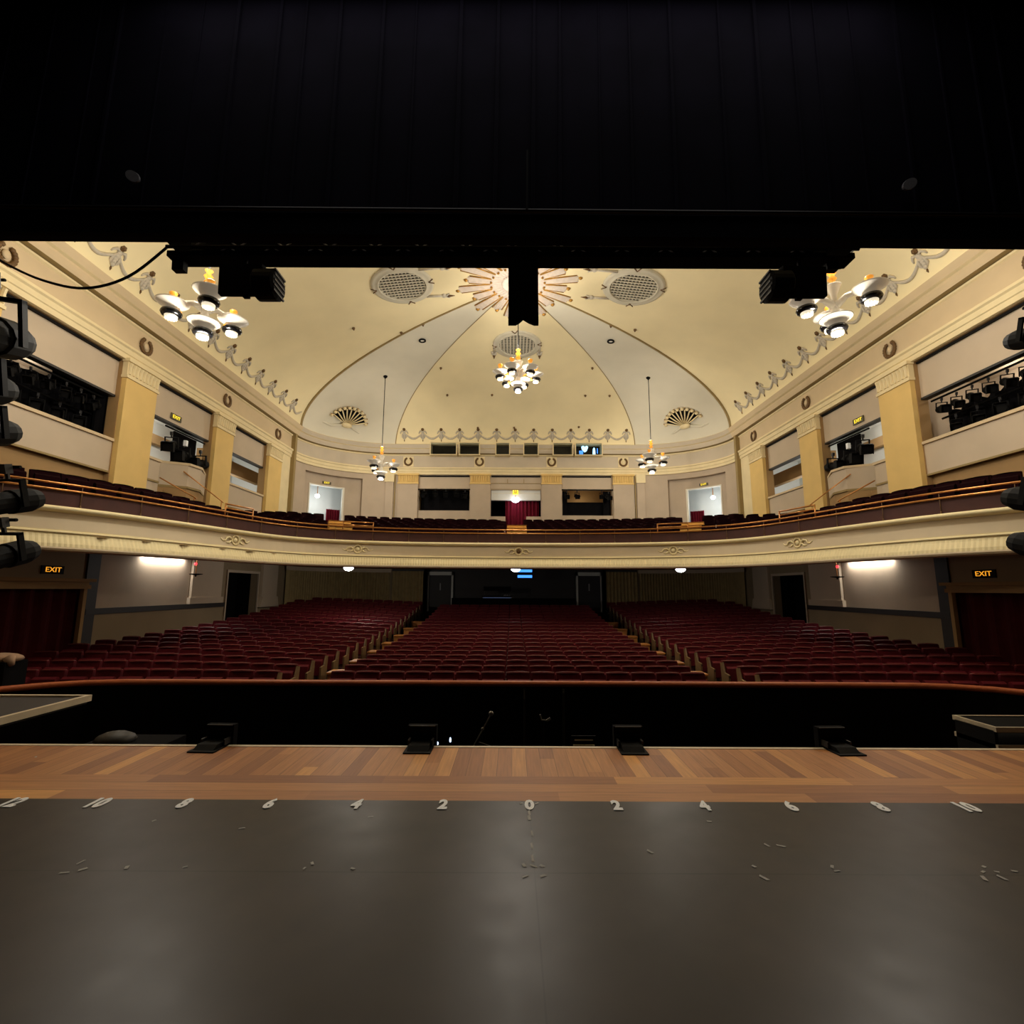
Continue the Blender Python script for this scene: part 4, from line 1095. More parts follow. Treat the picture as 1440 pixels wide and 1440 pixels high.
for i, (x, y) in enumerate(((-8.14, 14.4), (-5.45, 17.5), (.03, 18.24), (5.5, 17.5), (8.14, 14.4))):
    p = fp_at(x=x, y=y)
    q = thing('medallion', 'cream wreath medallion on the balcony front, %s' % ('far left', 'left of centre', 'in the centre', 'right of centre', 'far right')[i], 'medallion', (0, 0, 0), group='medallions on the balcony front')
    m = MB()
    for k in range(18):
        a = 2 * PI * k / 18; m.sphere((.13 * cos(a), .13 * sin(a), .02), .032, 6, 4, (1, 1, .7))
    m.build('ring', M['balcream'], q, True)
    m = MB().sphere((0, 0, .01), .08, 8, 5, (1, 1, .5)); m.build('boss', M['balcream'] if i != 2 else M['ornbrown'], q, True)
    for w in (-1, 1):
        m = MB().tube([(w * .15, 0, .01), (w * .22, .07, .02), (w * .32, .05, .02), (w * .36, -.03, .02), (w * .44, -.04, .01), (w * .52, .02, .01)], [.03, .03, .025, .025, .02, .01], 6)
        m.tube([(w * .15, -.02, .01), (w * .23, -.09, .02), (w * .33, -.09, .02)], [.025, .025, .01], 6); m.build('scroll', M['balcream'], q, True)
    q.matrix_world = frame((p[0], p[1], 2.9), (-p[3], p[2], 0), (p[2], p[3], 0))
# soffit, steps of the balcony floor
def dist_front(x, y):
    best = 1e9; sg = 1
    for p in FP[::2]:
        d = (p[0] - x) ** 2 + (p[1] - y) ** 2
        if d < best: best = d; q = p
    s_ = (x - q[0]) * q[2] + (y - q[1]) * q[3]
    return sqrt(best) * (-1 if s_ > 0 else 1)
m = MB(); g = .3
mf = MB()
ny = int((28.2 - 7.5) / g) + 1; nx = int(23 / g)
cache = {}
def dfc(i, j):
    if (i, j) not in cache: cache[(i, j)] = dist_front(-11.5 + i * g, 7.5 + j * g)
    return cache[(i, j)]
def rowz(d): return 3.02 + .172 * max(0, math.floor((d - .55) / .93)) if d > .3 else 3.02
for i in range(nx):
    for j in range(ny):
        x, y = -11.5 + i * g, 7.5 + j * g
        d = dfc(i, j)
        dm = min(d, dfc(i + 1, j), dfc(i, j + 1), dfc(i + 1, j + 1))
        if d > .2: m.quad((x, y, 2.62), (x + g, y, 2.62), (x + g, y + g, 2.62), (x, y + g, 2.62))
        if dm > .16:
            z = rowz(d + .15); mf.quad((x, y, z), (x + g, y, z), (x + g, y + g, z), (x, y + g, z)); mf.quad((x, y, z - .25), (x + g, y, z - .25), (x + g, y, z), (x, y, z))
            mf.quad((x, y, z - .25), (x, y + g, z - .25), (x, y + g, z), (x, y, z)); mf.quad((x + g, y, z - .25), (x + g, y + g, z - .25), (x + g, y + g, z), (x + g, y, z))
struct(m.build('ceiling_stalls', M['brown']), 'low ceiling under the balcony', 'ceiling')
struct(mf.build('floor_balcony', M['carpet']), 'stepped balcony floor', 'floor')
# brass rails
r = thing('balcony_rail', 'double copper-coloured rail along the curved balcony front', 'rail', (0, 0, 0))
def off(p, n, z): return (p[0] + p[2] * n, p[1] + p[3] * n, z)
VIS = [p for p in FP if p[1] > 8.4]
MB().tube([off(p, -.10, 3.70) for p in VIS], .024, 6).build('top_rail', M['brass'], r, True)
MB().tube([off(p, -.10, 3.57) for p in VIS], .024, 6).build('lower_rail', M['brass'], r, True)
p0 = None
for i in range(0, len(VIS), 5):
    p = VIS[i]
    o = MB().tube([(0, 0, 0), (0, 0, .49)], .008, 6)
    o.lathe([(.018, .0), (.02, .05), (.010, .08)], 8)
    if p0 is None: p0 = o.build('post', M['ornbrown'], r, True)
    else:
        q = p0.copy(); COL.objects.link(q); q.parent = r; q.location = off(p, -.10, 3.2); continue
    p0.location = off(p, -.10, 3.2)
# raised guard rails and golden steps at the aisles
def guard(label, pa, pb, z):
    r = thing('guard_rail', label, 'guard rail', group='raised guard rails at the balcony aisles')
    a, b = Vector(pa), Vector(pb)
    for h in (.24, .12): MB().tube([(a.x, a.y, z + h), (b.x, b.y, z + h)], .025, 6).build('rail', M['brass'], r, True)
    for p in (a, b): MB().tube([(p.x, p.y, z - .3), (p.x, p.y, z + .26)], .02, 6).build('post', M['brass'], r, True)
for sd in (-1, 1):
    p = fp_at(x=sd * 7.95, y=15.0); q = fp_at(x=sd * 8.25, y=14.0)
    guard('raised copper guard rail at the %s side aisle of the balcony' % SIDE[sd], off(q, -.2, 0), off(p, -.2, 0), 3.7)
    p = fp_at(x=sd * 5.9, y=17.3); q = fp_at(x=sd * 5.1, y=17.6)
    guard('raised copper guard rail beside the %s golden steps of the balcony' % SIDE[sd], off(p, -.2, 0), off(q, -.2, 0), 3.64)
def steps(label, x, y, rz, w, z):
    r = thing('aisle_steps', label, 'steps', (x, y, z), (0, 0, rz), 'golden wooden steps in the balcony aisles')
    for k in range(3):
        MB().box(-w / 2, w / 2, .22 * k, .22 * k + .26, .14 * k - .2, .14 * k + .1).build('step', M['stepgold'], r)
        MB().box(-w / 2 - .01, w / 2 + .01, .22 * k - .02, .22 * k + .05, .14 * k + .1, .14 * k + .125).build('nosing', M['brass'], r)
steps('golden wooden steps in the centre aisle of the balcony', .03, 18.75, 0, .75, 3.6)
for sd in (-1, 1): steps('golden wooden steps in the %s rear aisle of the balcony' % SIDE[sd], sd * 6.45, 18.2, -sd * .45, .8, 3.66)

# ------------------------------------------------------------------ stalls floor, walls, curtains
def floor_z(x, y):
    z = -1.02
    if y > 12: z += .0046 * (y - 12) ** 2
    ax = abs(x)
    if ax > 4.8: z += .048 * (ax - 4.8) * min(1, max(0, (y - 9.5) / 3))
    return z
m = MB(); nx, ny = 46, 40
for j in range(ny + 1):
    for i in range(nx + 1):
        x = -11.6 + 23.2 * i / nx; y = 9.25 + 20.0 * j / ny; m.v.append((x, y, floor_z(x, y)))
for j in range(ny):
    for i in range(nx):
        a = j * (nx + 1) + i; m.face((a, a + 1, a + nx + 2, a + nx + 1))
struct(m.build('floor_stalls', M['carpet'], smooth=True), 'raked stalls floor with dark red carpet', 'floor')
def pleats(m, sd, t0, t1, n, z0, z1, nb=.12, amp=.06):
    for i in range(n):
        a = ell(sd, rad(t0 + (t1 - t0) * i / n), nb + amp * sin(i * 1.25) + .02 * sin(i * .37)); b = ell(sd, rad(t0 + (t1 - t0) * (i + 1) / n), nb + amp * sin((i + 1) * 1.25) + .02 * sin((i + 1) * .37))
        m.quad((a[0], a[1], z0), (b[0], b[1], z0), (b[0], b[1], z1), (a[0], a[1], z1))
for sd in (-1, 1):
    S = SIDE[sd]
    m = MB(); curved(m, sd, 0, 90, -1, 3.0); struct(m.build('wall_stalls_corner_%s' % S, M['stallwall']), 'curved wall behind the %s stalls curtain' % S, 'wall')
    m = MB(); pleats(m, sd, 3, 89, 210, -.3, 2.5)
    x0 = 6.85; n = 46
    for i in range(n):
        xa = x0 - 1.75 * i / n; xb = x0 - 1.75 * (i + 1) / n
        m.quad((sd * xa, 28.05 - .06 * sin(i * 1.25), -.3), (sd * xb, 28.05 - .06 * sin((i + 1) * 1.25), -.3), (sd * xb, 28.05 - .06 * sin((i + 1) * 1.25), 2.5), (sd * xa, 28.05 - .06 * sin(i * 1.25), 2.5))
    tag(m.build('stalls_curtain', M['drape'], None, True), 'long pleated beige curtain at the %s rear of the stalls' % S, 'curtain')
    m = MB(); curved(m, sd, 0, 90, 2.42, 2.62, .2); struct(m.build('trim_13', M['beige']), 'pale pelmet above the %s stalls curtain' % S, 'pelmet')
m = MB().box(-7, -4.95, 28.2, 28.4, -1, 3).box(4.95, 7, 28.2, 28.4, -1, 3).box(-5.1, 5.1, 28.9, 29.0, -1, 3).box(-5.1, -4.95, 28.2, 29, -1, 3).box(4.95, 5.1, 28.2, 29, -1, 3)
struct(m.build('wall_stalls_back', M['dado']), 'dark rear wall of the stalls', 'wall')
for sd in (-1, 1):
    r = thing('door_4', 'dark rear stalls door with a small lit window, %s' % SIDE[sd], 'door', (sd * 4.25, 28.75, -.1), kind='structure')
    MB().box(-.62, .62, 0, .08, 0, 2.4).build('door_leaf', M['dado'], r)
    MB().box(-.03, .03, -.01, 0, 1.55, 1.95).build('door_window', M['fleck'], r)
    m = MB().box(-.74, -.64, -.1, .1, 0, 2.6).box(.64, .74, -.1, .1, 0, 2.6).box(-.74, .74, -.1, .1, 2.4, 2.6); m.build('door_frame', M['white'], r)
r = struct(MB().box(-3.4, 3.3, 27.2, 27.35, -.3, 1.05).build('wall_stalls_low', M['void']), 'low dark wall behind the last stalls row', 'low wall')
r = thing('sound_desk', 'dark sound desk with silvery edge at the back of the stalls', 'sound desk', (-.9, 27.25, 1.05))
MB().box(-.85, .75, -.1, .5, 0, .12).build('console', M['blk'], r)
MB().box(-.85, .75, -.13, -.1, .0, .05).build('front_edge', M['steel'], r)
MB().box(-.8, -.74, .3, .36, .1, .6).build('upright', M['dkgrey'], r); MB().box(.66, .72, .3, .36, .1, .6).build('upright', M['dkgrey'], r)
MB().box(-.8, .7, .25, .4, .38, .62).build('meter_bridge', M['blkmatt'], r)
m = MB()
for k in range(9): m.box(.3 + .04 * k, .32 + .04 * k, -.06, -.02, .12, .15 + .02 * (k % 3))
m.build('faders', M['fleck'], r)
MB().box(-.8, .68, -.14, -.13, .01, .03).build('lit_strip', M['bluelit2'], r)
r = thing('blue_monitor', 'blue glowing monitor hanging under the balcony centre', 'monitor', (.55, 27.0, 2.36))
MB().box(-.42, .42, .02, .08, -.25, .25).build('housing', M['blk'], r)
MB().box(-.38, .38, .0, .02, .08, .22).build('screen', M['bluelit'], r)
MB().box(-.4, .38, .0, .02, -.22, -.08).build('screen', M['bluelit'], r)
MB().tube([(0, .05, .25), (0, .05, .3)], .02).build('bracket', M['blk'], r)
for i, (x, y) in enumerate(((-6.55, 19.6), (.0, 20.0), (6.45, 19.6))):
    r = thing('globe_lamp', 'white globe lamp under the balcony lip, %s' % ('left', 'centre', 'right')[i], 'globe lamp', (x, y, 2.33), group='globe lamps under the balcony lip')
    MB().sphere((0, 0, 0), .19, 14, 9, (1, 1, .6)).build('globe', M['globe'], r, True)
    MB().lathe([(.03, .08), (.06, .2), (.07, .29)], 10).build('stem', M['brass'], r, True)
    add_point('underbalcony_lamp', (x, y, 2.1), (100, 14, 26)[i], (1, .94, .84), .1)

# ------------------------------------------------------------------ seats
def seat_meshes(prefix, red):
    out = {}
    m = MB(); n = 8
    prof = []
    for k in range(n + 1):      # curved top edge of the back
        u = -.248 + .47 * k / n; prof.append((u, .872 + .014 * cos(u / .248 * PI / 2)))
    pts = [(-.248, .40)] + prof + [(.248, .40)]
    # front and back faces with slight recline
    for s_, dy in ((0, 0.0), (1, .07)):
        for (u, z) in pts: m.v.append((u, .10 + (z - .4) * .16 + dy - (.03 * (1 - (u / .248) ** 2) if s_ == 0 else 0), z))
    k = len(pts)
    m.face(tuple(range(k))); m.face(tuple(range(2 * k - 1, k - 1, -1)))
    for i in range(k): m.face((i, i + k, (i + 1) % k + k, (i + 1) % k))
    out['seat_back'] = (m, red)
    m = MB(); o = 0
    xs = [p[0] for p in prof]
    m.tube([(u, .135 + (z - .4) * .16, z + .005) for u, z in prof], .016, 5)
    out['top_rail'] = (m, M['seat_highlight'])  # added roll; its lighter colour paints the highlight along the back's top edge
    m = MB()
    m.prism([(-.08, .40), (.02, .36), (.06, .44), (.07, .74), (.02, .78), (-.05, .74)], -.215, .215, Matrix(((0, 0, 1, 0), (1, 0, 0, 0), (0, 1, 0, 0), (0, 0, 0, 1))))
    out['seat_cushion'] = (m, red)
    m = MB()
    m.prism([(-.02, 0), (.12, 0), (.10, .35), (.18, .40), (.18, .62), (-.26, .62), (-.26, .56), (-.06, .52), (-.04, .3)], -.272, -.242, Matrix(((0, 0, 1, 0), (1, 0, 0, 0), (0, 1, 0, 0), (0, 0, 0, 1))))
    out['standard'] = (m, M['stdark'])
    return out
PROTO = {}
def seat_thing(name, cat, label, grp, parts, x, y, z, rz):
    r = thing(name, label, cat, (x, y, z), (0, 0, rz), grp)
    for nm, (mb, mt) in parts.items():
        key = (name, nm)
        if key not in PROTO:
            o = mb.build(nm, mt, r, nm == 'top_rail'); PROTO[key] = o
        else:
            o = PROTO[key].copy(); COL.objects.link(o); o.parent = r
    return r
def seat_mass(name, label, cat, parts, places):
    m = MB(); mats = []
    for nm, (mb, mt) in parts.items():
        if mt not in mats: mats.append(mt)
    for (x, y, z, rz) in places:
        xf = Matrix.Translation((x, y, z)) @ Matrix.Rotation(rz, 4, 'Z')
        for nm, (mb, mt) in parts.items():
            m.cur = mats.index(mt); m.add(mb.v, mb.f, xf)
    m.cur = 0
    o = m.build(name, mats); tag(o, label, cat, None, 'stuff'); return o
F_OK = lambda x, y: abs(x + .13) / max(.1, y) < 1.06
stalls = []
for row in range(19):
    y = 10.35 + .85 * row
    for k in range(15):
        x = -3.57 + .51 * k; stalls.append((x, y, row, 'c', k))
for row in range(20):
    y = 10.35 + .85 * row
    for sd in (-1, 1):
        for k in range(12):
            ax = 5.1 + .52 * k; x = sd * ax
            yy = y - .012 * (ax - 4.8) ** 2
            if F_OK(x, yy) and yy > 9.75 and ax < 11.05:
                if yy > 24.3 and ((ax - 6.9) / 4.1) ** 2 + ((yy - 24.5) / 3.2) ** 2 > 1 and ax > 6.9: continue
                stalls.append((x, yy, row, 'l' if sd < 0 else 'r', k))
sp = seat_meshes('theatre_seat', M['seat'])
def dkey(s): return (s[0] + .13) ** 2 + s[1] ** 2
stalls.sort(key=dkey)
nearS, farS = stalls[:300], stalls[300:]
BL = {'c': 'centre block', 'l': 'left block', 'r': 'right block'}
for (x, y, row, b, k) in nearS:
    rz = 0 if b == 'c' else -.024 * (abs(x) - 4.8) * (1 if x < 0 else -1) * -1
    num = ORD[k] + (' from left aisle' if b != 'r' else ' from right aisle')
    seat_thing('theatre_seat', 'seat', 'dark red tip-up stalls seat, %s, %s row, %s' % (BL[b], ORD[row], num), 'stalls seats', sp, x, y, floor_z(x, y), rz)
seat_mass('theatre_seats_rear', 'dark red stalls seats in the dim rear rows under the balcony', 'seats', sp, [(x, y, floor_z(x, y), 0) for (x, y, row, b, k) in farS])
# lighter aisle end panels
def end_panel(i, sd, inner, y):
    x = sd * (4.83 if not inner else 3.86)
    z = floor_z(x, y)
    m = MB().prism([(-.24, 0), (.14, 0), (.14, .6), (.18, .86), (.08, .88), (-.02, .66), (-.26, .64)], -.022, .022, Matrix(((0, 0, 1, 0), (1, 0, 0, 0), (0, 1, 0, 0), (0, 0, 0, 1))))
    return m, x, z
proto_end = None
for row in range(19):
    for sd in (-1, 1):
        y = 10.35 + .85 * row
        lab = 'wooden end panel of the %s side row beside the %s aisle' % (ORD[row], SIDE[sd])
        m, x, z = end_panel(row, sd, False, y)
        if proto_end is None:
            proto_end = m.build('row_end_panel', M['standard']); o = proto_end
        else:
            o = proto_end.copy(); COL.objects.link(o)
        o.location = (x, y, z); tag(o, lab, 'end panel', 'row end panels along the aisles')
# wooden steps in the stalls aisles
for sd in (-1, 1):
    for k in range(8):
        y = 10.9 + 1.72 * k; x = sd * 4.34
        z = floor_z(x, y)
        m = MB().box(-.30, .30, 0, .44, -.15, .49); m.box(-.32, .32, -.03, .46, .49, .53)
        o = m.build('aisle_step', M['stepwood']); o.location = (x, y, z)
        tag(o, 'orange wooden step block in the %s stalls aisle, %s from the pit' % (SIDE[sd], ORD[k]), 'step', 'wooden steps in the stalls aisles', 'structure')

# balcony seats
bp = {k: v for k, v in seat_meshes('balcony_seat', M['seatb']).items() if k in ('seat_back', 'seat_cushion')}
bal = []
FC = with_normals(resample(full, .05))
for row in range(9):
    o = 1.0 + .93 * row; last = None; k = 0
    for p in FC:
        x, y = p[0] - p[2] * o, p[1] - p[3] * o
        if last is not None and (x - last[0]) ** 2 + (y - last[1]) ** 2 < .53 ** 2: continue
        ax = abs(x)
        if y < 9.4 or ax > 11.0 or y > 27.6: continue
        if ax > 6.9 and y > 24.5 and ((ax - 6.9) / 4.0) ** 2 + ((y - 24.5) / 3.2) ** 2 > 1: continue
        if ax < .68: continue
        # diagonal aisles to the rear doors
        t = (y - 18.2) / (26.5 - 18.2); xa = 6.35 + (9.7 - 6.35) * t
        if y > 17.5 and abs(ax - xa) < .66: continue
        if 14.9 < y < 18.2 and ax > 9.75: continue
        last = (x, y); k += 1
        bal.append((x, y, 3.02 + .172 * row + .2 * max(0, min(1, (16.5 - y) / 3)), math.atan2(p[3], p[2]) + PI / 2, row, k))
bal.sort(key=lambda s: (s[0] + .13) ** 2 + s[1] ** 2)
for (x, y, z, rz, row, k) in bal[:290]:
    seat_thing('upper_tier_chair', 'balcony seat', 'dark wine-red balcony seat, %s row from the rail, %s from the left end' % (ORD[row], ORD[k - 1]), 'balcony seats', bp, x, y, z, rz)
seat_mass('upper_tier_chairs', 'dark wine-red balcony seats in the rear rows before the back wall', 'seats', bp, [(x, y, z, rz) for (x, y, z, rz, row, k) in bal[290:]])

# handrails at the middle boxes
for sd in (-1, 1):
    for i, (a, b) in enumerate((((11.2, 15.25, 4.95), (10.5, 15.95, 4.45)), ((11.05, 16.1, 5.35), (10.35, 17.2, 4.55)))):
        r = thing('handrail', 'brass stair handrail at the %s middle box, %s' % (SIDE[sd], ('nearer one', 'farther one beside the platform')[i]), 'handrail')
        A = Vector((sd * a[0], a[1], a[2])); B = Vector((sd * b[0], b[1], b[2]))
        MB().tube([A, B, B + Vector((-sd * .04, .05, -.05))], .02, 8).build('rail', M['brass'], r, True)
        MB().tube([B, B + Vector((0, 0, -1.0))], .016, 8).build('post', M['brass'], r, True)
    r = thing('exit_sign', 'yellow lit exit sign on the header of the %s middle box' % SIDE[sd], 'exit sign', (sd * (W + .1), 16.1, 7.2))
    MB().box(-.02 if sd > 0 else 0, 0 if sd > 0 else .02, -.26, .26, -.1, .1).build('housing', M['exitbox'], r)
    text_part('lettering', 'EXIT', .16, M['exit'], r, (-sd * .025, 0, 0), (PI / 2, 0, PI / 2 if sd < 0 else -PI / 2), .003, 1.15)

# ------------------------------------------------------------------ stage lanterns
def lantern_parts(r):
    X90 = Matrix.Rotation(-PI / 2, 4, 'X')
    m = MB().lathe([(.05, -.30), (.10, -.28), (.13, -.18), (.13, .02), (.115, .04), (.115, .24), (.13, .25), (.13, .30)], 14, X90); m.build('body', M['blk'], r)
    MB().lathe([(.001, .285), (.11, .28)], 14, X90, cap=False).build('lens', M['dkgrey'], r)
    m = MB()
    for sx in (-1, 1): m.box(sx * .155 - .012, sx * .155 + .012, -.03, .03, -.05, .24)
    m.box(-.167, .167, -.03, .03, .22, .245); m.build('yoke', M['blk'], r)
    m = MB().tube([(0, 0, .24), (0, 0, .34)], .022).box(-.03, .03, -.04, .04, .30, .40); m.build('clamp', M['dkgrey'], r)
    m = MB().box(-.14, .14, .26, .28, -.14, .14)
    m.box(-.15, -.14, .28, .42, -.13, .13); m.box(.14, .15, .28, .42, -.13, .13); m.box(-.13, .13, .28, .42, .14, .15); m.build('barn_door', M['blk'], r)
LP = [None]
def lantern(label, loc, rot, sc=1.0, grp=None):
    if LP[0] is None:
        r = thing('stage_lantern', label, 'stage lantern', loc, rot, grp); lantern_parts(r); LP[0] = r
    else:
        r = copy_thing(LP[0], loc, rot, label)
        if grp: r['group'] = grp
        elif 'group' in r: del r['group']
    r.scale = (sc, sc, sc)
    return r
for sd in (-1, 1):
    S = SIDE[sd]
    # front box : two bars with lanterns, black masking
    for zi, (z, xo) in enumerate(((6.86, .35), (6.35, .6))):
        m = MB().tube([(sd * (W + xo), 10.1, z), (sd * (W + xo), 13.5, z)], .03, 8)
        tag(m.build('lighting_bar', M['blk']), 'black lighting bar across the %s front box, %s' % (S, ('upper', 'lower')[zi]), 'lighting bar')
    for k in range(7):
        y = 10.45 + .46 * k
        lantern('black stage lantern on the upper bar of the %s front box, %s from the stage' % (S, ORD[k]), (sd * (W + .35), y, 6.52), (rad(-25) + random.uniform(-.2, .2), 0, sd * rad(150) + random.uniform(-.3, .3)), .74 + random.uniform(-.05, .05), 'lanterns in the front boxes')
    for k in range(5):
        y = 10.6 + .62 * k
        lantern('black stage lantern on the lower bar of the %s front box, %s from the stage' % (S, ORD[k]), (sd * (W + .6), y, 5.98), (rad(-10) + random.uniform(-.2, .2), 0, sd * rad(140) + random.uniform(-.2, .2)), .88, 'lanterns in the front boxes')
    m = MB(); n = 40
    for i in range(n):
        y0 = 9.9 + 3.7 * i / n; y1 = 9.9 + 3.7 * (i + 1) / n
        if sd < 0: f = lambda y: 6.98 - .10 * max(0, 12.4 - y) / 2.5 + .03 * sin(9 * y) if y < 12.4 else 7.45
        else: f = lambda y: 6.72 - .12 * max(0, min(1, (y - 10.6) / 2.6)) + .05 * sin(7 * y) + .03 * sin(17 * y)
        d0, d1 = .9 + .05 * sin(i * 1.4), .9 + .05 * sin((i + 1) * 1.4)
        m.quad((sd * (W + d0), y0, 4.8), (sd * (W + d1), y1, 4.8), (sd * (W + d1), y1, f(y1)), (sd * (W + d0), y0, f(y0)))
    tag(m.build('black_drape', M['blkmatt'], None, True), 'black drape behind the lanterns of the %s front box' % S, 'drape')
    if sd < 0:
        m = MB(); n = 24
        for i in range(n):
            a, b = .2 + 2.0 * i / n, .2 + 2.0 * (i + 1) / n
            d0, d1 = 13.42 + .04 * sin(i * 1.4), 13.42 + .04 * sin((i + 1) * 1.4)
            m.quad((sd * (W + a), d0, 4.8), (sd * (W + b), d1, 4.8), (sd * (W + b), d1, 7.5), (sd * (W + a), d0, 7.5))
        tag(m.build('black_drape', M['blkmatt'], None, True), 'black drape closing the rear end of the left front box beside the pilaster', 'drape')
    # middle box lanterns
    for k, (dx, y, z, rx, rz, sc) in enumerate(((.32, 16.35, 6.3, -.35, 160, 1.2), (.30, 16.98, 6.1, -.2, 170, 1.25), (.08, 17.6, 5.98, -.15, 178, 1.25))):
        lantern('large black lantern on the %s angled platform, %s' % (S, ('nearest the steps', 'in the middle', 'nearest the pilaster')[k]), (sd * (W + dx), y, z), (rx, 0, sd * rad(rz)), sc, 'lanterns on the box platforms')
    m = MB(); bx(sd, W + .55, W + .6, 16.75, 17.97, 5.0, 6.95, m)
    tag(m.build('black_drape', M['blkmatt']), 'black drape behind the lanterns of the %s middle box' % S, 'drape')
    m = MB().box(-.05, .05, -.05, .05, -.1, .1); o = m.build('paper_tag', M['chalk']); o.location = (sd * (W + .12), 16.75, 6.5)
    tag(o, 'small white tag among the lanterns of the %s middle box' % S, 'tag')
    m = MB().tube([(sd * (W + .2), 15.8, 6.83), (sd * (W + .2), 17.9, 6.83)], .03); tag(m.build('lighting_bar', M['blk']), 'black lighting bar under the %s middle header' % S, 'lighting bar')
    # proscenium boom with large lanterns
    r = tag(MB().tube([(sd * 7.95, 6.45, -2.6), (sd * 7.95, 6.45, 9.0)], .05, 10).build('lighting_boom', M['blk']), 'black upright lighting boom beside the stage, %s' % S, 'lighting boom')
specs = [(-1, -7.42, 5.02, 2.2, 200, 'topmost on the left boom'), (-1, -7.46, 4.25, 1.7, 195, 'second from the top on the left boom'), (-1, -7.28, 3.62, 1.5, 190, 'third from the top on the left boom'),
         (-1, -6.78, 2.66, 1.25, 178, 'below the balcony rail level on the left boom'), (-1, -6.72, 1.95, 1.25, 182, 'lowest on the left boom'),
         (1, 7.1, 5.05, 1.1, 178, 'topmost on the right boom'), (1, 6.8, 2.74, 1.25, 182, 'middle one on the right boom'), (1, 6.78, 2.12, 1.25, 180, 'lowest on the right boom')]
for (sd, x, z, sc, rz, t) in specs:
    q = lantern('large black stage lantern, ' + t, (x, 6.5, z), (-.3, 0, rad(rz)), sc, 'lanterns on the proscenium booms')
    tag(MB().tube([(sd * 7.98, 6.45, z + .37 * sc), (x - sd * .1, 6.45, z + .37 * sc)], .022, 8).build('boom_arm', M['blk']), 'black side arm holding the lantern ' + t, 'boom arm')
# back wall opening lanterns
for i, (x, z, g_) in enumerate(((-5.2, 7.0, 'l'), (-4.6, 7.02, 'l'), (-4.0, 7.0, 'l'), (-3.4, 7.02, 'l'), (-2.85, 6.95, 'l'), (2.95, 6.95, 'r'), (3.55, 6.95, 'r'), (5.0, 6.95, 'r'), (5.35, 6.9, 'r'))):
    nm = {'l': 'left', 'r': 'right'}[g_]
    k = i if g_ == 'l' else i - 5
    lantern('black stage lantern in the %s back wall opening, %s from the left' % (nm, ORD[k]), (x, 28.2, z - .12), (-.35, 0, PI + random.uniform(-.3, .3)), .85, 'lanterns in the back wall openings')
for x0, x1, nm in ((-5.6, -2.55, 'left'), (2.66, 5.65, 'right')):
    tag(MB().tube([(x0, 28.15, 7.2), (x1, 28.15, 7.2)], .035).build('lighting_bar', M['blk']), 'black lighting bar across the %s back wall opening' % nm, 'lighting bar')

# ------------------------------------------------------------------ truss over the pit
r = thing('lighting_truss', 'long black lattice lighting truss hanging below the border', 'lighting truss', (0, 6.4, 6.16))
zt, zb = .27, .06
for nm, y, z in (('chord', -.14, zt), ('chord', .14, zt), ('chord', -.14, zb), ('chord', .14, zb)):
    MB().tube([(-4.95, y, z), (4.65, y, z)], .025, 8).build(nm, M['blk'], r)
n = 30
m = MB()
for k in range(n):
    x0 = -4.9 + 9.5 * k / n; x1 = -4.9 + 9.5 * (k + 1) / n
    a, b = (zt, zb) if k % 2 == 0 else (zb, zt)
    for y in (-.14, .14): m.tube([(x0, y, a), (x1, y, b)], .010, 5)
m.build('lattice', M['lattice'], r)
MB().box(-4.95, 4.6, -.12, .12, -.06, .02).build('cable_tray', M['blkmatt'], r)
MB().box(-4.9, 4.6, .17, .19, -.02, .36).build('black_backing', M['blkmatt'], r)
MB().prism([(-5.15, .33), (-4.6, .33), (-4.6, -.02), (-4.8, -.02)], -.16, .16, Matrix(((1, 0, 0, 0), (0, 0, 1, 0), (0, 1, 0, 0), (0, 0, 0, 1)))).build('end_plate', M['blk'], r)
MB().prism([(4.75, .3), (4.2, .3), (4.2, -.05), (4.45, -.05), (4.75, .2)], -.16, .16, Matrix(((1, 0, 0, 0), (0, 0, 1, 0), (0, 1, 0, 0), (0, 0, 0, 1)))).build('end_plate', M['blk'], r)
for x in (-3, -.0, 3): MB().tube([(x, 0, zt), (x, 0, 3.5)], .012).build('hoist_wire', M['blk'], r)
o = MB().prism([(-.08, -.20), (.08, -.2), (.07, 0), (-.09, 0)], -.05, .05, Matrix(((1, 0, 0, -4.83), (0, 0, 1, 6.4), (0, 1, 0, 6.14), (0, 0, 0, 1)))).build('junction_box', M['blk']); tag(o, 'small black box hanging at the left end of the truss', 'junction box')
o = MB().prism([(-.08, -.14), (.08, -.14), (.09, 0), (-.09, 0)], -.05, .05, Matrix(((1, 0, 0, 4.33), (0, 0, 1, 6.4), (0, 1, 0, 6.12), (0, 0, 0, 1)))).build('junction_box', M['blk']); tag(o, 'small black box hanging at the right end of the truss', 'junction box')
# centre black drop
r = thing('cable_drop', 'narrow black cloth drop hanging from the centre of the truss', 'cloth drop', (0, 6.3, 6.2))
m = MB(); pts = [(-.205, .25), (.205, .25), (.21, -1.1), (.15, -1.1), (.08, -1.07), (.0, -1.02), (-.05, -1.07), (-.1, -1.1), (-.2, -1.1)]
m.prism(pts[::-1], -.03, .03, Matrix(((1, 0, 0, 0), (0, 0, 1, 0), (0, 1, 0, 0), (0, 0, 0, 1)))); m.build('cloth', M['blkmatt'], r)
MB().box(-.21, .21, -.05, .05, .05, .12).build('clamp_bar', M['blk'], r)
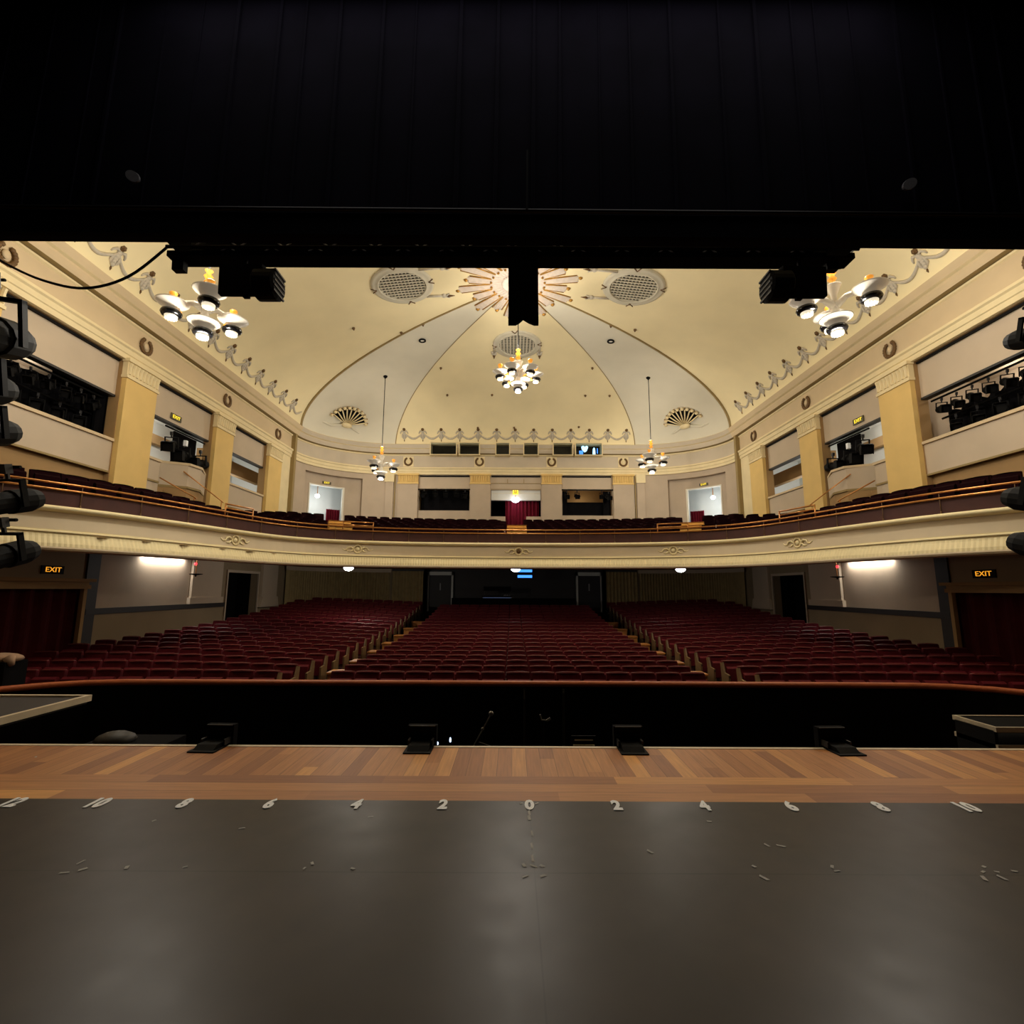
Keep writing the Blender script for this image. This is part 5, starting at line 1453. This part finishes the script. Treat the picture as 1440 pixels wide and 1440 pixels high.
# wash lights on the truss
def wash(label, x, sd):
    r = thing('wash_light', label, 'wash light', (x, 6.35, 6.1), (0, 0, 0))
    m = MB(); m.tube([(0, 0, -.14), (0, 0, .06)], .03); m.box(-.25, .25, -.04, .04, -.16, -.11)
    m.build('hook_clamp', M['blk'], r)
    for q in (-1, 1): MB().box(q * .27 - .014, q * .27 + .014, -.03, .03, -.42, -.12).build('yoke_arm', M['blk'], r)
    # head tilted to the stage: square front frame and round drum
    h = MB().prism([(-.27, -.60), (.27, -.60), (.29, -.17), (-.30, -.15)], -.12, -.04, Matrix(((sd, 0, 0, -.0), (0, 0, 1, 0), (0, 1, 0, 0), (0, 0, 0, 1)))).build('colour_frame', M['blkmatt'], r)
    xf = Matrix.Translation((-sd * .32, .03, -.38)) @ Matrix.Rotation(PI / 2, 4, 'Y')
    MB().lathe([(.18, -.16), (.215, -.13), (.215, .13), (.18, .16)], 20, xf).build('drum', M['dkgrey'] if False else M['blk'], r)
    xf2 = Matrix.Translation((-sd * .48, .02, -.38))
    m = MB()
    for k in range(5): m.box(-.012, .012, -.14, .16, -.16 + .075 * k, -.135 + .075 * k, xf2)
    m.build('cooling_fins', M['dkgrey'], r)
    MB().box(sd * -.1 - .04, sd * -.1 + .04, -.1, -.05, -.64, -.60).build('catch', M['blk'], r)
wash('large black wash light hanging from the left half of the truss', -3.88, -1)
wash('large black wash light hanging from the right half of the truss', 3.86, 1)
pts = []
for q in range(21):
    t = q / 20; x = -7.6 + (7.6 - 5.0) * t
    z = 6.2 + .15 * t - .56 * (1 - (2 * t - 1.14) ** 2 / 1.3) * (1 if t < .57 else (1 - ((t - .57) / .43) ** 2 * .98)) if False else 0
    pts.append((x, 6.4, z))
ctrl = [(-7.9, 6.5, 6.45), (-7.39, 6.45, 6.11), (-6.74, 6.4, 5.80), (-6.12, 6.4, 5.68), (-5.54, 6.4, 5.86), (-5.03, 6.4, 6.33)]
pts = []
for i in range(len(ctrl) - 1):
    p0, p1, p2, p3 = ctrl[max(0, i - 1)], ctrl[i], ctrl[i + 1], ctrl[min(len(ctrl) - 1, i + 2)]
    for q in range(6):
        t = q / 6
        pts.append(tuple(.5 * (2 * p1[c] + (p2[c] - p0[c]) * t + (2 * p0[c] - 5 * p1[c] + 4 * p2[c] - p3[c]) * t * t + (3 * p1[c] - p0[c] - 3 * p2[c] + p3[c]) * t ** 3) for c in range(3)))
pts.append(ctrl[-1])
tag(MB().tube(pts, .018, 6).build('power_cable', M['blk'], None, True), 'black cable sagging from the left end of the truss', 'cable')
# pale cloth at the left pit end
r = thing('covered_stand', 'dark stand with a pale cloth thrown over it at the left pit end', 'stand', (-8.85, 8.75, -1.0))
MB().box(-.3, .3, -.2, .2, 0, 1.3).build('stand', M['blkmatt'], r)
m = MB().sphere((0, 0, 1.34), .3, 12, 8, (1.15, .9, .3)); m.tube([(.25, -.1, 1.36), (.34, -.12, 1.25)], [.1, .04], 6); m.build('cloth', M['cloth'], r, True)

# ------------------------------------------------------------------ added stage fill light, world, camera
l = D.lights.new('added_stage_fill', 'AREA'); l.shape = 'RECTANGLE'; l.size = 8; l.size_y = 1.0; l.energy = 26; l.color = (1, .93, .88)  # unseen lamp added to brighten the forestage
o = D.objects.new('added_stage_fill', l); COL.objects.link(o); o.location = (0, 3.9, 8.0); o.rotation_euler = (rad(4), 0, 0)

w = D.worlds.new('World'); SC.world = w; w.use_nodes = True
w.node_tree.nodes['Background'].inputs['Color'].default_value = (0, 0, 0, 1)
w.node_tree.nodes['Background'].inputs['Strength'].default_value = 0.0

cam = D.cameras.new('Camera'); cam.sensor_width = 36.0; cam.lens = 700.0 / 1440 * 36; cam.clip_start = .05; cam.clip_end = 200
co = D.objects.new('Camera', cam); COL.objects.link(co); SC.camera = co
yaw, roll = rad(-.08), rad(.25)
f = Vector((sin(yaw) * cos(P_), cos(yaw) * cos(P_), sin(P_))); rr = Vector((cos(yaw), -sin(yaw), 0)); u = rr.cross(f)
r2 = rr * cos(roll) + u * sin(roll); u2 = -rr * sin(roll) + u * cos(roll)
co.matrix_world = Matrix(((r2.x, u2.x, -f.x, -.13), (r2.y, u2.y, -f.y, 0), (r2.z, u2.z, -f.z, 1.55), (0, 0, 0, 1)))
vs = SC.view_settings
vs.view_transform = 'Standard'; vs.look = 'None'; vs.exposure = 0.0; vs.gamma = 1.0; vs.use_curve_mapping = False
